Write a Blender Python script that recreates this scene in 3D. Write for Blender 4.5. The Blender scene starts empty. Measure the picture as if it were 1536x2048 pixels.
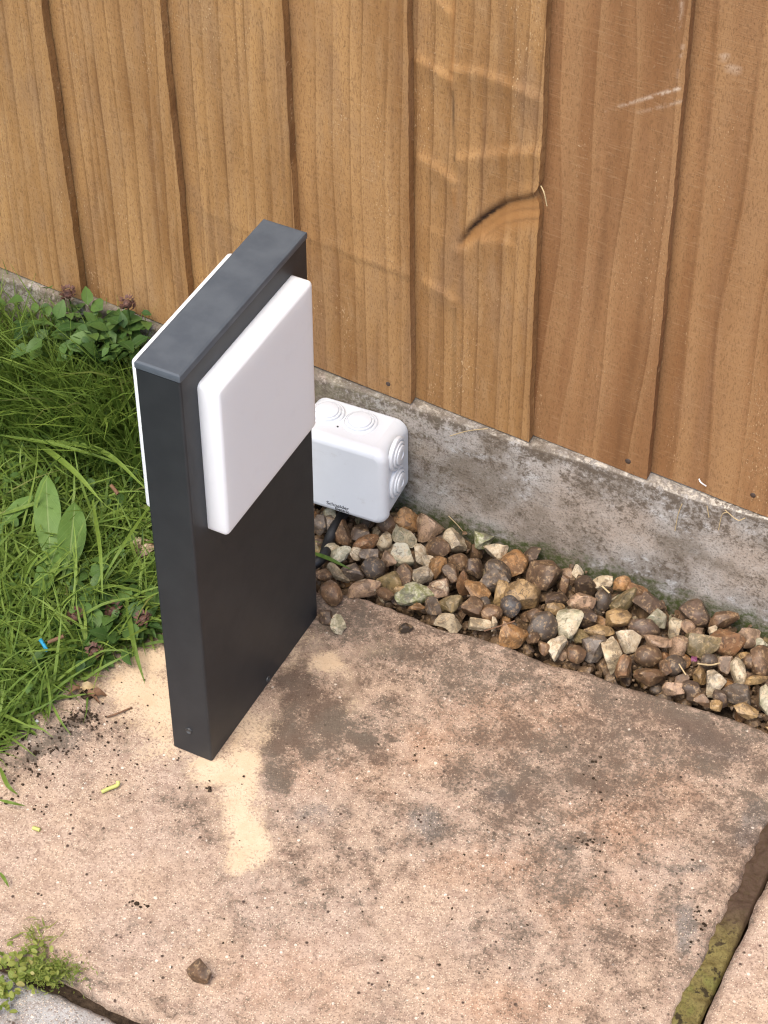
import bpy, bmesh, math, random
import numpy as np
from mathutils import Vector, Matrix

random.seed(7)
RNG = np.random.default_rng(11)
scene = bpy.context.scene
COL = scene.collection

# ------------------------------------------------------------------ camera, sky, sun, exposure
R = np.array([[0.8921696, 0.45169823, 0.00142051], [0.31669008, -0.62326014, -0.71502042], [-0.32208818, 0.63836934, -0.6991021]])
CAM = np.array([0.6518, -0.9221, 1.3519])
F = 4400.0
cam_d = bpy.data.cameras.new('camera')
cam_d.sensor_width = 36.0
cam_d.lens = F / 2048 * 36.0
cam_d.clip_start, cam_d.clip_end = 0.05, 200.0
cam = bpy.data.objects.new('camera', cam_d)
COL.objects.link(cam)
M = Matrix([list(R[0]), list(-R[1]), list(-R[2])]).transposed().to_4x4()
M.translation = Vector(CAM)
cam.matrix_world = M
scene.camera = cam

SUN_AZ, SUN_EL = math.atan2(-0.07, -0.88), math.radians(63)      # azimuth from +Y, clockwise
world = bpy.data.worlds.new('World')
scene.world = world
world.use_nodes = True
wn = world.node_tree.nodes
sky = wn.new('ShaderNodeTexSky')
sky.sky_type = 'NISHITA'
sky.sun_disc = False
sky.sun_elevation = SUN_EL
sky.sun_rotation = SUN_AZ
sky.dust_density = 3.0
sky.ozone_density = 0.6
world.node_tree.links.new(sky.outputs[0], wn['Background'].inputs[0])
wn['Background'].inputs[1].default_value = 0.15
sun_d = bpy.data.lights.new('sun', 'SUN')
sun_d.energy = 1.5
sun_d.angle = math.radians(32)
sun_d.color = (1.0, 0.92, 0.80)
sun = bpy.data.objects.new('sun', sun_d)
COL.objects.link(sun)
sdir = Vector((math.sin(SUN_AZ) * math.cos(SUN_EL), math.cos(SUN_AZ) * math.cos(SUN_EL), math.sin(SUN_EL)))
sun.rotation_euler = sdir.to_track_quat('Z', 'Y').to_euler()
scene.view_settings.view_transform = 'Standard'
scene.view_settings.look = 'None'
scene.view_settings.gamma = 1.0
scene.view_settings.use_curve_mapping = False
scene.view_settings.exposure = 0.94
scene.cycles.filter_width = 1.2

# ------------------------------------------------------------------ helpers
def ray(u, v):
    return R.T @ np.array([(u - 768) / F, (v - 1024) / F, 1.0])
def onz(u, v, z=0.0):
    d = ray(u, v); return CAM + d * (z - CAM[2]) / d[2]
def ony(u, v, y):
    d = ray(u, v); return CAM + d * (y - CAM[1]) / d[1]
def onx(u, v, x):
    d = ray(u, v); return CAM + d * (x - CAM[0]) / d[0]

def link(name, me, mat=None, parent=None, kind=None):
    o = bpy.data.objects.new(name, me)
    COL.objects.link(o)
    if mat is not None:
        me.materials.append(mat)
    if parent is not None:
        o.parent = parent
    if kind:
        o['kind'] = kind
    return o
def tag(o, label, cat, group=None):
    o['label'] = label; o['category'] = cat
    if group: o['group'] = group
    return o
def empty(name, loc=(0, 0, 0), label=None, cat=None, group=None, kind=None):
    o = bpy.data.objects.new(name, None)
    o.empty_display_size = 0.02
    COL.objects.link(o); o.location = loc
    if label: tag(o, label, cat, group)
    if kind: o['kind'] = kind
    return o
def mesh_np(name, V, Fc, smooth=True):
    me = bpy.data.meshes.new(name)
    V = np.asarray(V, np.float32)
    if isinstance(Fc, np.ndarray):
        n, k = Fc.shape
        me.vertices.add(len(V)); me.vertices.foreach_set('co', V.ravel())
        me.loops.add(n * k); me.loops.foreach_set('vertex_index', Fc.astype(np.int32).ravel())
        me.polygons.add(n); me.polygons.foreach_set('loop_start', np.arange(0, n * k, k, dtype=np.int32))
        me.update(calc_edges=True); me.validate()
    else:
        me.from_pydata([tuple(v) for v in V.tolist()], [], Fc)
    if smooth:
        me.polygons.foreach_set('use_smooth', np.ones(len(me.polygons), bool))
    me.update()
    return me
def attr(me, name, vals):
    a = me.attributes.new(name, 'FLOAT', 'POINT')
    a.data.foreach_set('value', np.asarray(vals, np.float32))
def mesh_bm(name, bm, smooth_angle=None, flat_big=False):
    me = bpy.data.meshes.new(name)
    bmesh.ops.recalc_face_normals(bm, faces=bm.faces)
    bm.to_mesh(me); bm.free()
    if smooth_angle is not None:
        me.polygons.foreach_set('use_smooth', np.ones(len(me.polygons), bool))
        me.set_sharp_from_angle(angle=math.radians(smooth_angle))
        ar = np.zeros(len(me.polygons), np.float32); me.polygons.foreach_get('area', ar)
        if flat_big: me.polygons.foreach_set('use_smooth', ar < .15 * ar.max())
    return me
def box_bm(x0, x1, y0, y1, z0, z1):
    bm = bmesh.new()
    bmesh.ops.create_cube(bm, size=1)
    for v in bm.verts:
        v.co = Vector((x0 + (v.co.x + .5) * (x1 - x0), y0 + (v.co.y + .5) * (y1 - y0), z0 + (v.co.z + .5) * (z1 - z0)))
    return bm
def bevel(bm, edges, off, seg=3):
    bmesh.ops.bevel(bm, geom=list(edges), offset=off, segments=seg, profile=0.5, affect='EDGES')

_perm = RNG.random((64, 64, 64))
def vnoise(P):
    P = np.asarray(P, float)
    i = np.floor(P).astype(int); f = P - i; f = f * f * (3 - 2 * f)
    out = 0
    for dx in (0, 1):
        for dy in (0, 1):
            for dz in (0, 1):
                w = (f[:, 0] if dx else 1 - f[:, 0]) * (f[:, 1] if dy else 1 - f[:, 1]) * (f[:, 2] if dz else 1 - f[:, 2])
                out = out + w * _perm[(i[:, 0] + dx) % 64, (i[:, 1] + dy) % 64, (i[:, 2] + dz) % 64]
    return out * 2 - 1
def fbm(P, oct=4, gain=.5):
    P = np.asarray(P, float); s = 0; a = 1; t = 0
    for k in range(oct):
        s = s + a * vnoise(P * 2.03 ** k + 17.3 * k); t += a; a *= gain
    return s / t

# ------------------------------------------------------------------ node helpers
class NT:
    def __init__(self, name):
        self.m = bpy.data.materials.new(name); self.m.use_nodes = True
        self.t = self.m.node_tree; self.n = self.t.nodes
        self.b = self.n['Principled BSDF']
    def L(self, a, b):
        self.t.links.new(a, b)
    def set(self, sock, v):
        if hasattr(v, 'bl_idname') or isinstance(v, bpy.types.NodeSocket): self.L(v, sock)
        else: sock.default_value = v
    def coord(self, which='Object'):
        return self.n.new('ShaderNodeTexCoord').outputs[which]
    def attr(self, name, typ='GEOMETRY', out='Fac'):
        a = self.n.new('ShaderNodeAttribute'); a.attribute_name = name; a.attribute_type = typ
        return a.outputs[out]
    def mapv(self, v, scale=(1, 1, 1), loc=(0, 0, 0)):
        m = self.n.new('ShaderNodeMapping'); self.L(v, m.inputs[0])
        m.inputs['Scale'].default_value = scale; self.set(m.inputs['Location'], loc)
        return m.outputs[0]
    def noise(self, v, scale, detail=3, rough=.55, dist=0, out=0):
        n = self.n.new('ShaderNodeTexNoise'); self.L(v, n.inputs['Vector'])
        n.inputs['Scale'].default_value = scale; n.inputs['Detail'].default_value = detail
        n.inputs['Roughness'].default_value = rough; n.inputs['Distortion'].default_value = dist
        return n.outputs[out]
    def vor(self, v, scale, feature='F1', out='Distance', rand=1.0):
        n = self.n.new('ShaderNodeTexVoronoi'); self.L(v, n.inputs['Vector']); n.feature = feature
        n.inputs['Scale'].default_value = scale; n.inputs['Randomness'].default_value = rand
        return n.outputs[out]
    def math(self, op, a, b=0.0, c=0.0, clamp=False):
        m = self.n.new('ShaderNodeMath'); m.operation = op; m.use_clamp = clamp
        self.set(m.inputs[0], a); self.set(m.inputs[1], b); self.set(m.inputs[2], c)
        return m.outputs[0]
    def rng(self, v, a, b, c=0.0, d=1.0, smooth=True):
        m = self.n.new('ShaderNodeMapRange'); m.clamp = True
        m.interpolation_type = 'SMOOTHSTEP' if smooth else 'LINEAR'
        self.set(m.inputs[0], v)
        for i, q in enumerate((a, b, c, d)): self.set(m.inputs[i + 1], q)
        return m.outputs[0]
    def mix(self, f, a, b, mode='MIX'):
        m = self.n.new('ShaderNodeMix'); m.data_type = 'RGBA'; m.blend_type = mode; m.clamp_factor = True
        self.set(m.inputs[0], f)
        for s, q in ((m.inputs[6], a), (m.inputs[7], b)):
            if isinstance(q, (tuple, list)): s.default_value = (*q[:3], 1)
            else: self.L(q, s)
        return m.outputs[2]
    def ramp(self, f, stops):
        r = self.n.new('ShaderNodeValToRGB'); self.L(f, r.inputs[0])
        e = r.color_ramp.elements
        while len(e) < len(stops): e.new(0.5)
        for el, (p, c) in zip(e, stops): el.position = p; el.color = (*c, 1)
        return r.outputs[0]
    def bump(self, h, strength=.5, dist=.001, prev=None):
        b = self.n.new('ShaderNodeBump'); self.L(h, b.inputs['Height'])
        b.inputs['Strength'].default_value = strength; b.inputs['Distance'].default_value = dist
        if prev is not None: self.L(prev, b.inputs['Normal'])
        return b.outputs[0]
    def xyz(self, v):
        s = self.n.new('ShaderNodeSeparateXYZ'); self.L(v, s.inputs[0]); return s.outputs
    def comb(self, x, y, z):
        c = self.n.new('ShaderNodeCombineXYZ')
        for i, q in enumerate((x, y, z)): self.set(c.inputs[i], q)
        return c.outputs[0]
    def done(self, col=None, rough=None, normal=None, spec=None):
        if col is not None:
            if isinstance(col, (tuple, list)): self.b.inputs['Base Color'].default_value = (*col, 1)
            else: self.L(col, self.b.inputs['Base Color'])
        if rough is not None: self.set(self.b.inputs['Roughness'], rough)
        if normal is not None: self.L(normal, self.b.inputs['Normal'])
        if spec is not None: self.b.inputs['Specular IOR Level'].default_value = spec
        return self.m

# ------------------------------------------------------------------ materials
def mat_wood():
    t = NT('sawn_timber')
    P = t.coord('Object'); s = t.xyz(P)
    seed = t.attr('seed', 'OBJECT'); tone = t.attr('tone', 'OBJECT'); rs = t.attr('rings', 'OBJECT'); flat = t.attr('cathedral', 'OBJECT')
    off = t.math('MULTIPLY', seed, 7.31)
    Q = t.comb(t.math('ADD', s[0], off), s[1], t.math('ADD', s[2], t.math('MULTIPLY', seed, 3.17)))
    warp = t.noise(t.mapv(Q, (6, 3, 1.6)), 1.0, 2, .5)
    warp2 = t.noise(t.mapv(Q, (28, 10, 5)), 1.0, 2, .5)
    amp = t.math('MULTIPLY_ADD', flat, 0.075, 0.018)
    u = t.math('ADD', s[0], t.math('MULTIPLY', t.math('SUBTRACT', warp, .5), amp))
    u = t.math('ADD', u, t.math('MULTIPLY', t.math('SUBTRACT', warp2, .5), 0.006))
    ringc = t.math('MULTIPLY', u, rs)
    # uneven ring spacing
    jit = t.noise(t.comb(t.math('MULTIPLY', u, 40), seed, 0.0), 1.0, 1, .5)
    ringc = t.math('ADD', ringc, t.math('MULTIPLY', jit, 2.6))
    fr = t.math('FRACT', t.math('ADD', ringc, off))
    late = t.math('MULTIPLY', t.math('POWER', fr, 7.0), t.rng(fr, 1.0, 0.94))
    broken = t.rng(t.noise(t.mapv(Q, (60, 60, 6)), 1.0, 2), .32, .62)
    wnode = t.n.new('ShaderNodeTexWhiteNoise'); wnode.noise_dimensions = '1D'
    t.L(t.math('FLOOR', t.math('ADD', ringc, off)), wnode.inputs['W'])
    rj = t.math('MULTIPLY_ADD', wnode.outputs['Value'], .6, .45)
    late = t.math('MULTIPLY', late, t.math('MULTIPLY', rj, t.math('MULTIPLY_ADD', broken, .6, .45)))
    late = t.math('MULTIPLY', late, t.math('MULTIPLY_ADD', flat, -.35, 1.0))
    big = t.noise(t.mapv(Q, (22, 14, 2.6)), 1.0, 4, .6)
    big2 = t.noise(t.mapv(Q, (30, 30, 9)), 1.0, 4, .6)
    base = t.mix(t.rng(big, .3, .7), (0.245, 0.122, 0.041), (0.470, 0.272, 0.108))
    base = t.mix(t.rng(big2, .5, .72, 0, .65), base, (0.27, 0.165, 0.090))
    base = t.mix(t.rng(t.noise(t.mapv(Q, (90, 60, 22)), 1.0, 3, .6), .5, .7, 0, .5), base, (0.40, 0.25, 0.12))
    base = t.mix(t.rng(t.noise(t.mapv(Q, (120, 60, 4)), 1.0, 3, .6), .52, .7, 0, .55), base, (0.20, 0.105, 0.045))
    grey = t.rng(t.noise(t.mapv(Q, (40, 40, 2.5)), 1.0, 2), .55, .8, 0, .45)
    base = t.mix(grey, base, (0.27, 0.185, 0.115))
    base = t.mix(t.rng(s[2], .02, .16, .22, 0), base, (0.22, 0.115, 0.05))
    base = t.mix(tone, base, t.mix(t.rng(big, .35, .65), (0.215, 0.098, 0.040), (0.285, 0.145, 0.065)))
    base = t.mix(t.math('MULTIPLY', late, .95), base, (0.105, 0.045, 0.016))
    soft = t.rng(fr, .1, .7)
    base = t.mix(t.math('MULTIPLY', t.math('SUBTRACT', 1.0, soft), .22), base, (0.46, 0.285, 0.135))
    # sawn fibre fuzz: fine cross-grain and light torn flecks
    fib = t.noise(t.mapv(Q, (900, 300, 260)), 1.0, 3, .7)
    saw = t.noise(t.mapv(Q, (70, 70, 900)), 1.0, 3, .65)
    base = t.mix(t.rng(fib, .34, .52, .55, 0), base, (0.15, 0.075, 0.03))
    base = t.mix(t.rng(saw, .54, .70, 0, .24), base, (0.46, 0.30, 0.16))
    flk = t.rng(t.noise(t.mapv(Q, (760, 260, 330)), 1.0, 1, .4), .66, .74)
    flkm = t.rng(t.noise(t.mapv(Q, (25, 25, 7)), 1.0, 2), .50, .64)
    base = t.mix(t.math('MULTIPLY', flk, t.math('MULTIPLY', flkm, .6)), base, (0.62, 0.43, 0.24))
    crack = t.attr('crack'); resin = t.attr('resin'); scuff = t.attr('scuff')
    base = t.mix(t.math('MULTIPLY', resin, .8), base, (0.34, 0.165, 0.055))
    base = t.mix(t.math('MULTIPLY', crack, t.rng(fib, .2, .6, .75, 1)), base, (0.035, 0.02, 0.014))
    base = t.mix(t.math('MULTIPLY', scuff, t.rng(fib, .3, .55, .2, 1)), base, (0.62, 0.50, 0.38))
    h = t.math('ADD', t.math('MULTIPLY', fib, .5), t.math('MULTIPLY', saw, .55))
    h = t.math('SUBTRACT', h, t.math('MULTIPLY', late, .2))
    h = t.math('ADD', h, t.math('MULTIPLY', flk, .5))
    n = t.bump(h, .55, .0009)
    return t.done(base, .82, n, .25)

def mat_slab(name, grey=False):
    t = NT(name)
    P = t.coord('Object')
    g = (0.40, 0.385, 0.365) if grey else (0.51, 0.378, 0.274)
    dark, sand, ash, red = (t.attr(k) for k in ('dark', 'sand', 'ash', 'red'))
    wob = t.noise(P, 55, 5, .65); wob2 = t.noise(t.mapv(P, (1, 1, 1), (3, 1, 2)), 14, 4, .6); fine = t.noise(P, 420, 4, .72); mid = t.noise(P, 170, 3, .65)
    c = t.mix(t.rng(wob2, .35, .65), g, (0.43, 0.42, 0.40) if grey else (0.49, 0.370, 0.285))
    c = t.mix(t.rng(t.noise(t.mapv(P, (1, 1, 1), (5, 8, 2)), 90, 4, .65), .48, .66, 0, .6), c, (0.31, 0.29, 0.27) if grey else (0.30, 0.205, 0.155))
    c = t.mix(t.rng(wob, .45, .7, 0, .6), c, (0.33, 0.31, 0.29) if grey else (0.37, 0.255, 0.18))
    if not grey:
        c = t.mix(t.math('MULTIPLY', red, t.rng(wob, .2, .7)), c, (0.53, 0.30, 0.175))
    fa = t.rng(t.math('ADD', ash, t.math('MULTIPLY', t.math('SUBTRACT', wob, .5), 1.1)), .25, .75)
    c = t.mix(t.math('MULTIPLY', fa, .75), c, (0.225, 0.215, 0.20))
    # fine aggregate
    c = t.mix(t.rng(fine, .38, .54, .60, 0), c, (0.17, 0.108, 0.078))
    gr = t.vor(P, 620); grc = t.vor(P, 620, out='Color')
    pick = t.xyz(grc)[0]
    c = t.mix(t.math('MULTIPLY', t.rng(gr, .42, .18), t.rng(pick, .50, .62, 0, .8)), c, (0.78, 0.63, 0.47))
    c = t.mix(t.math('MULTIPLY', t.rng(gr, .45, .2), t.rng(pick, .22, .12, 0, .65)), c, (0.12, 0.075, 0.055))
    g2 = t.vor(P, 190); p2 = t.xyz(t.vor(P, 190, out='Color'))[1]
    c = t.mix(t.math('MULTIPLY', t.rng(g2, .26, .16), t.rng(p2, .9, .93)), c, (0.70, 0.62, 0.52))
    c = t.mix(t.math('MULTIPLY', t.rng(g2, .34, .14), t.rng(p2, .085, .05)), c, (0.07, 0.045, 0.035))
    # dark growth and painted shade in the surface, broken by the grain
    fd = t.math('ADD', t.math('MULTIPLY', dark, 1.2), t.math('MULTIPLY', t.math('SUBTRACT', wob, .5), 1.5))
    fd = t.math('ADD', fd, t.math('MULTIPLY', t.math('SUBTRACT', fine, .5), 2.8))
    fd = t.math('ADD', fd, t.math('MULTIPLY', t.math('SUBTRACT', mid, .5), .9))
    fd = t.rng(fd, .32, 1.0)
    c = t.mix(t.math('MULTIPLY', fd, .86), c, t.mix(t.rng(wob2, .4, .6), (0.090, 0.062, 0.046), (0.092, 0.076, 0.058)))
    sp = t.math('MULTIPLY', t.rng(t.noise(t.mapv(P, (1, 1, 1), (9, 4, 1)), 130, 3, .6), .70, .76), t.rng(wob2, .42, .62))
    c = t.mix(t.math('MULTIPLY', sp, .85), c, (0.06, 0.036, 0.028))
    # sand washed over the stone
    fs = t.math('ADD', sand, t.math('MULTIPLY', t.math('SUBTRACT', wob, .5), 1.0))
    fs = t.rng(t.math('ADD', fs, t.math('MULTIPLY', t.math('SUBTRACT', fine, .5), 2.0)), .28, 1.02)
    sc = t.mix(t.rng(wob, .4, .7), (0.66, 0.51, 0.35), (0.60, 0.44, 0.29))
    sc = t.mix(t.rng(mid, .66, .72, 0, .7), sc, (0.25, 0.15, 0.10))
    c = t.mix(t.math('MULTIPLY', fs, .93), c, sc)
    h = t.math('ADD', t.math('MULTIPLY', fine, .5), t.math('MULTIPLY', t.rng(gr, .5, .1), .35))
    h = t.math('ADD', h, t.math('MULTIPLY', mid, .5))
    h = t.math('MULTIPLY', h, t.math('SUBTRACT', 1.0, t.math('MULTIPLY', fs, .75)))
    n = t.bump(h, .65, .0011)
    return t.done(c, .88, n, .2)

def mat_concrete():
    t = NT('weathered_concrete')
    P = t.coord('Object'); s = t.xyz(P)
    wob = t.noise(P, 26, 5, .66); w2 = t.noise(t.mapv(P, (1, 1, 1.6), (4, 7, 1)), 60, 5, .7); fine = t.noise(P, 520, 4, .75); mid = t.noise(P, 230, 4, .7)
    c = t.mix(t.rng(wob, .35, .65), (0.215, 0.185, 0.155), (0.38, 0.355, 0.325))
    c = t.mix(t.rng(w2, .52, .70, 0, .85), c, (0.47, 0.465, 0.455))
    c = t.mix(t.rng(t.noise(P, 9, 3), .45, .65, 0, .75), c, (0.37, 0.30, 0.24))
    c = t.mix(t.rng(t.noise(t.mapv(P, (1, 1, 1), (2, 5, 5)), 13, 4, .6), .48, .62, 0, .75), c, (0.17, 0.138, 0.105))
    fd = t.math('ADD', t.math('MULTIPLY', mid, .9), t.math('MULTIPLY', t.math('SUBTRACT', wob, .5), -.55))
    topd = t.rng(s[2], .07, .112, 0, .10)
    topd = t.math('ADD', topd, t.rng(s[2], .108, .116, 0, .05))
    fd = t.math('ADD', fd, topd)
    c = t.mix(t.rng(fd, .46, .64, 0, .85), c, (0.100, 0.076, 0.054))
    c = t.mix(t.rng(fine, .36, .5, .6, 0), c, (0.075, 0.062, 0.05))
    c = t.mix(t.rng(fine, .60, .72, 0, .55), c, (0.56, 0.54, 0.50))
    grn = t.rng(t.math('ADD', s[2], t.math('MULTIPLY', t.math('SUBTRACT', w2, .5), .06)), .018, -.004)
    c = t.mix(t.math('MULTIPLY', grn, t.rng(mid, .35, .6, .35, .95)), c, (0.065, 0.085, 0.025))
    olive = t.math('MULTIPLY', t.rng(s[0], .16, -.1), t.rng(w2, .4, .6, 0, .5))
    c = t.mix(olive, c, (0.16, 0.145, 0.08))
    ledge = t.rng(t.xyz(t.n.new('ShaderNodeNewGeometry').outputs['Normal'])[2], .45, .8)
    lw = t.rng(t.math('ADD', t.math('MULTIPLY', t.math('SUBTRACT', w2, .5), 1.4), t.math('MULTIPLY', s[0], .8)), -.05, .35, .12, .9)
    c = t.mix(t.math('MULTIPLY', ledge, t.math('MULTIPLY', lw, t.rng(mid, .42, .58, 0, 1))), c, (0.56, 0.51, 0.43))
    n = t.bump(t.math('ADD', t.math('MULTIPLY', fine, .5), mid), .7, .0012)
    return t.done(c, .9, n, .2)

def mat_stone():
    t = NT('flint_pebble')
    oi = t.n.new('ShaderNodeObjectInfo')
    P0 = t.coord('Object')
    rnd = t.math('MULTIPLY', oi.outputs['Random'], 40.0)
    P = t.comb(t.math('ADD', t.xyz(P0)[0], rnd), t.xyz(P0)[1], t.xyz(P0)[2])
    c0 = oi.outputs['Color']
    rind = t.attr('rind', 'OBJECT'); moss = t.attr('moss', 'OBJECT')
    n1 = t.noise(P, 90, 4, .6, .8); n2 = t.noise(P, 260, 4, .65); n3 = t.noise(P, 800, 3, .7)
    c = t.mix(t.rng(n1, .40, .60, 0, .9), c0, t.mix(.72, c0, (0.045, 0.025, 0.012)))
    c = t.mix(t.rng(n2, .52, .64, 0, .7), c, t.mix(.55, c0, (0.55, 0.36, 0.18)))
    c = t.mix(t.rng(t.noise(t.mapv(P, (1, 1, 1), (7, 1, 4)), 180, 4, .7, 1.0), .55, .64, 0, .75), c, (0.055, 0.034, 0.020))
    rn = t.noise(t.mapv(P, (1, 1, 1), (3, 3, 9)), 75, 4, .62, .5)
    fr = t.rng(t.math('ADD', rn, t.math('MULTIPLY_ADD', rind, .5, -.45)), .47, .58)
    c = t.mix(fr, c, t.mix(t.rng(n2, .4, .65), (0.60, 0.50, 0.35), (0.43, 0.32, 0.20)))
    vein = t.rng(t.math('ABSOLUTE', t.math('SUBTRACT', t.noise(P, 70, 3, .6, 1.2), .5)), .03, .0, 0, .6)
    c = t.mix(vein, c, t.mix(.7, c0, (0.06, 0.035, 0.02)))
    c = t.mix(t.rng(n3, .62, .72, 0, .4), c, (0.05, 0.035, 0.025))
    fm = t.math('MULTIPLY', moss, t.rng(n1, .35, .55))
    c = t.mix(fm, c, t.mix(t.rng(n2, .4, .6), (0.22, 0.23, 0.09), (0.50, 0.49, 0.33)))
    c = t.mix(t.rng(n2, .3, .7, .02, .12), c, (0.24, 0.195, 0.145))
    n = t.bump(t.math('ADD', t.math('MULTIPLY', n2, .8), t.math('MULTIPLY', n3, .35)), .5, .0012)
    rough = t.rng(fr, 0, 1, .48, .82)
    return t.done(c, rough, n, .4)

def mat_plain(name, col, rough=.5, noise_amt=.12, scale=60, bump=0.0, spec=.5, sss=0.0, dirt=0.0):
    t = NT(name)
    P = t.coord('Object')
    n = t.noise(P, scale, 4, .6)
    c = t.mix(t.rng(n, .3, .7), tuple(k * (1 - noise_amt) for k in col), tuple(min(1, k * (1 + noise_amt)) for k in col))
    if dirt:
        c = t.mix(t.rng(t.noise(t.mapv(P, (1, 1, 1), (3, 2, 8)), 55, 5, .7), .56, .78, 0, dirt), c, (0.30, 0.25, 0.20))
    nb = None
    if bump: nb = t.bump(t.noise(P, scale * 14, 2), bump, .0002)
    if sss:
        t.b.inputs['Subsurface Weight'].default_value = sss
        t.b.inputs['Subsurface Radius'].default_value = (.02, .02, .02)
        t.b.inputs['Subsurface Scale'].default_value = 1.0
    return t.done(c, t.rng(n, .3, .7, rough * .9, rough * 1.1), nb, spec)

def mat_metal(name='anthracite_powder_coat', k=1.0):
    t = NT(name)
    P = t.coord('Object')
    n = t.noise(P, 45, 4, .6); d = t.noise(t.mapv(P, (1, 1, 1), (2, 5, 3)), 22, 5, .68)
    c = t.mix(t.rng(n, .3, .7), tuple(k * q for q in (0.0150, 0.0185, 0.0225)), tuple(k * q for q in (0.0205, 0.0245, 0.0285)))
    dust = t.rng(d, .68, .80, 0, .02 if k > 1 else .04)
    c = t.mix(dust, c, (0.22, 0.20, 0.18))
    spl = t.math('MULTIPLY', t.rng(t.noise(P, 700, 2), .70, .76), t.rng(t.xyz(P)[2], .035, .004, 0, .8))
    c = t.mix(spl, c, (0.20, 0.14, 0.09))
    nb = t.bump(t.noise(P, 2600, 2), .22, .00025)
    return t.done(c, t.rng(d, .4, .75, .53, .57), nb, .5)

def mat_leaf(name, dark, light, vein, yellow=(0.2, 0.19, 0.05), trans=.3):
    t = NT(name)
    tint = t.attr('tint'); lu = t.attr('lu'); lv = t.attr('lv')
    P = t.coord('Object')
    n = t.noise(P, 160, 3, .6)
    c = t.mix(t.math('ADD', t.math('MULTIPLY', tint, .75), t.math('MULTIPLY', t.math('SUBTRACT', n, .5), .5)), dark, light)
    c = t.mix(t.rng(tint, .93, .99, 0, .7), c, yellow)
    mid = t.rng(t.math('ABSOLUTE', lu), .09, .02)
    sv = t.math('FRACT', t.math('SUBTRACT', t.math('MULTIPLY', lv, 8.0), t.math('MULTIPLY', t.math('ABSOLUTE', lu), 2.2)))
    side = t.math('MULTIPLY', t.rng(t.math('ABSOLUTE', t.math('SUBTRACT', sv, .5)), .07, .0), .35)
    c = t.mix(t.math('MULTIPLY', t.math('MAXIMUM', mid, side), .7), c, vein)
    nb = t.bump(t.math('SUBTRACT', n, t.math('MAXIMUM', mid, side)), .35, .0008)
    t.done(c, .5, nb, .3)
    tr = t.n.new('ShaderNodeBsdfTranslucent'); t.L(c, tr.inputs[0])
    mx = t.n.new('ShaderNodeMixShader'); mx.inputs[0].default_value = trans
    t.L(t.b.outputs[0], mx.inputs[1]); t.L(tr.outputs[0], mx.inputs[2])
    t.L(mx.outputs[0], t.n['Material Output'].inputs[0])
    return t.m

def mat_soil():
    t = NT('dark_soil')
    P = t.coord('Object')
    n = t.noise(P, 120, 5, .7); f = t.noise(P, 500, 3, .7)
    c = t.mix(t.rng(n, .3, .7), (0.022, 0.015, 0.010), (0.075, 0.052, 0.034))
    return t.done(c, .95, t.bump(t.math('ADD', n, f), .8, .003), .1)

def mat_moss():
    t = NT('mossy_mortar')
    P = t.coord('Object'); s = t.xyz(P)
    n = t.noise(P, 130, 4, .6); f = t.noise(P, 480, 4, .7); b = t.noise(P, 34, 3, .6)
    c = t.mix(t.rng(n, .3, .7), (0.150, 0.118, 0.045), (0.215, 0.180, 0.066))
    c = t.mix(t.rng(b, .5, .66, 0, .7), c, (0.125, 0.130, 0.035))
    c = t.mix(t.rng(n, .56, .64, 0, .9), c, (0.03, 0.022, 0.016))
    c = t.mix(t.rng(t.math('ADD', s[1], t.math('MULTIPLY', b, .06)), .040, .085), c, (0.085, 0.055, 0.038))
    c = t.mix(t.rng(f, .38, .52, .5, 0), c, (0.06, 0.045, 0.02))
    return t.done(c, .95, t.bump(t.math('ADD', n, t.math('MULTIPLY', f, .6)), .8, .002), .1)

WOOD = mat_wood(); SLAB = mat_slab('tan_concrete_slab'); SLAB_GREY = mat_slab('grey_concrete_slab', True)
CONC = mat_concrete(); STONE = mat_stone(); METAL = mat_metal(); CAPM = mat_metal('cap_coat_sky_sheen', 4.0); SOIL = mat_soil(); MOSS = mat_moss()  # CAPM: same coat as METAL, lightened to paint in the sky's reflection
OPAL = mat_plain('opal_plastic', (0.865, 0.905, 0.95), .5, .005, 20, 0, .3, .5, .05)
WHITE = mat_plain('white_plastic', (0.675, 0.70, 0.73), .42, .015, 40, .05, .4, 0, .35)
RUBBER = mat_plain('black_rubber', (0.012, 0.012, 0.013), .5, .1, 60, .1)
INK = mat_plain('black_ink', (0.03, 0.03, 0.035), .6, .02)
STEEL = mat_plain('dark_steel', (0.05, 0.05, 0.05), .35, .2, 100)
NAIL = mat_plain('rusty_nail', (0.055, 0.035, 0.025), .7, .3, 400, .2)
STRAW = mat_plain('dry_straw', (0.46, 0.35, 0.19), .7, .2, 90)
TWIG = mat_plain('brown_twig', (0.16, 0.085, 0.045), .8, .3, 200, .3)
STEM = mat_plain('pale_green_stem', (0.46, 0.47, 0.14), .5, .1, 90)
BLUE = mat_plain('blue_plastic', (0.03, 0.30, 0.52), .4, .05)
PURPLE = mat_plain('purple_petal', (0.20, 0.12, 0.36), .6, .2, 300)
MAGENTA = mat_plain('magenta_petal', (0.16, 0.04, 0.09), .6, .2, 300)
BRACT = mat_plain('brown_bract', (0.105, 0.050, 0.035), .7, .45, 400)
CHIP = mat_plain('white_chip', (0.70, 0.70, 0.70), .6, .05)
BLADE = mat_leaf('grass_blade', (0.040, 0.098, 0.013), (0.330, 0.450, 0.085), (0.14, 0.22, 0.05), (0.26, 0.23, 0.10), .35)
DOCK = mat_leaf('broad_leaf', (0.070, 0.145, 0.028), (0.180, 0.290, 0.075), (0.24, 0.32, 0.12), (0.17, 0.27, 0.07), .25)
HEAL = mat_leaf('dark_leaf', (0.034, 0.080, 0.018), (0.140, 0.240, 0.055), (0.09, 0.14, 0.05), (0.11, 0.07, 0.05), .22)
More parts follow.
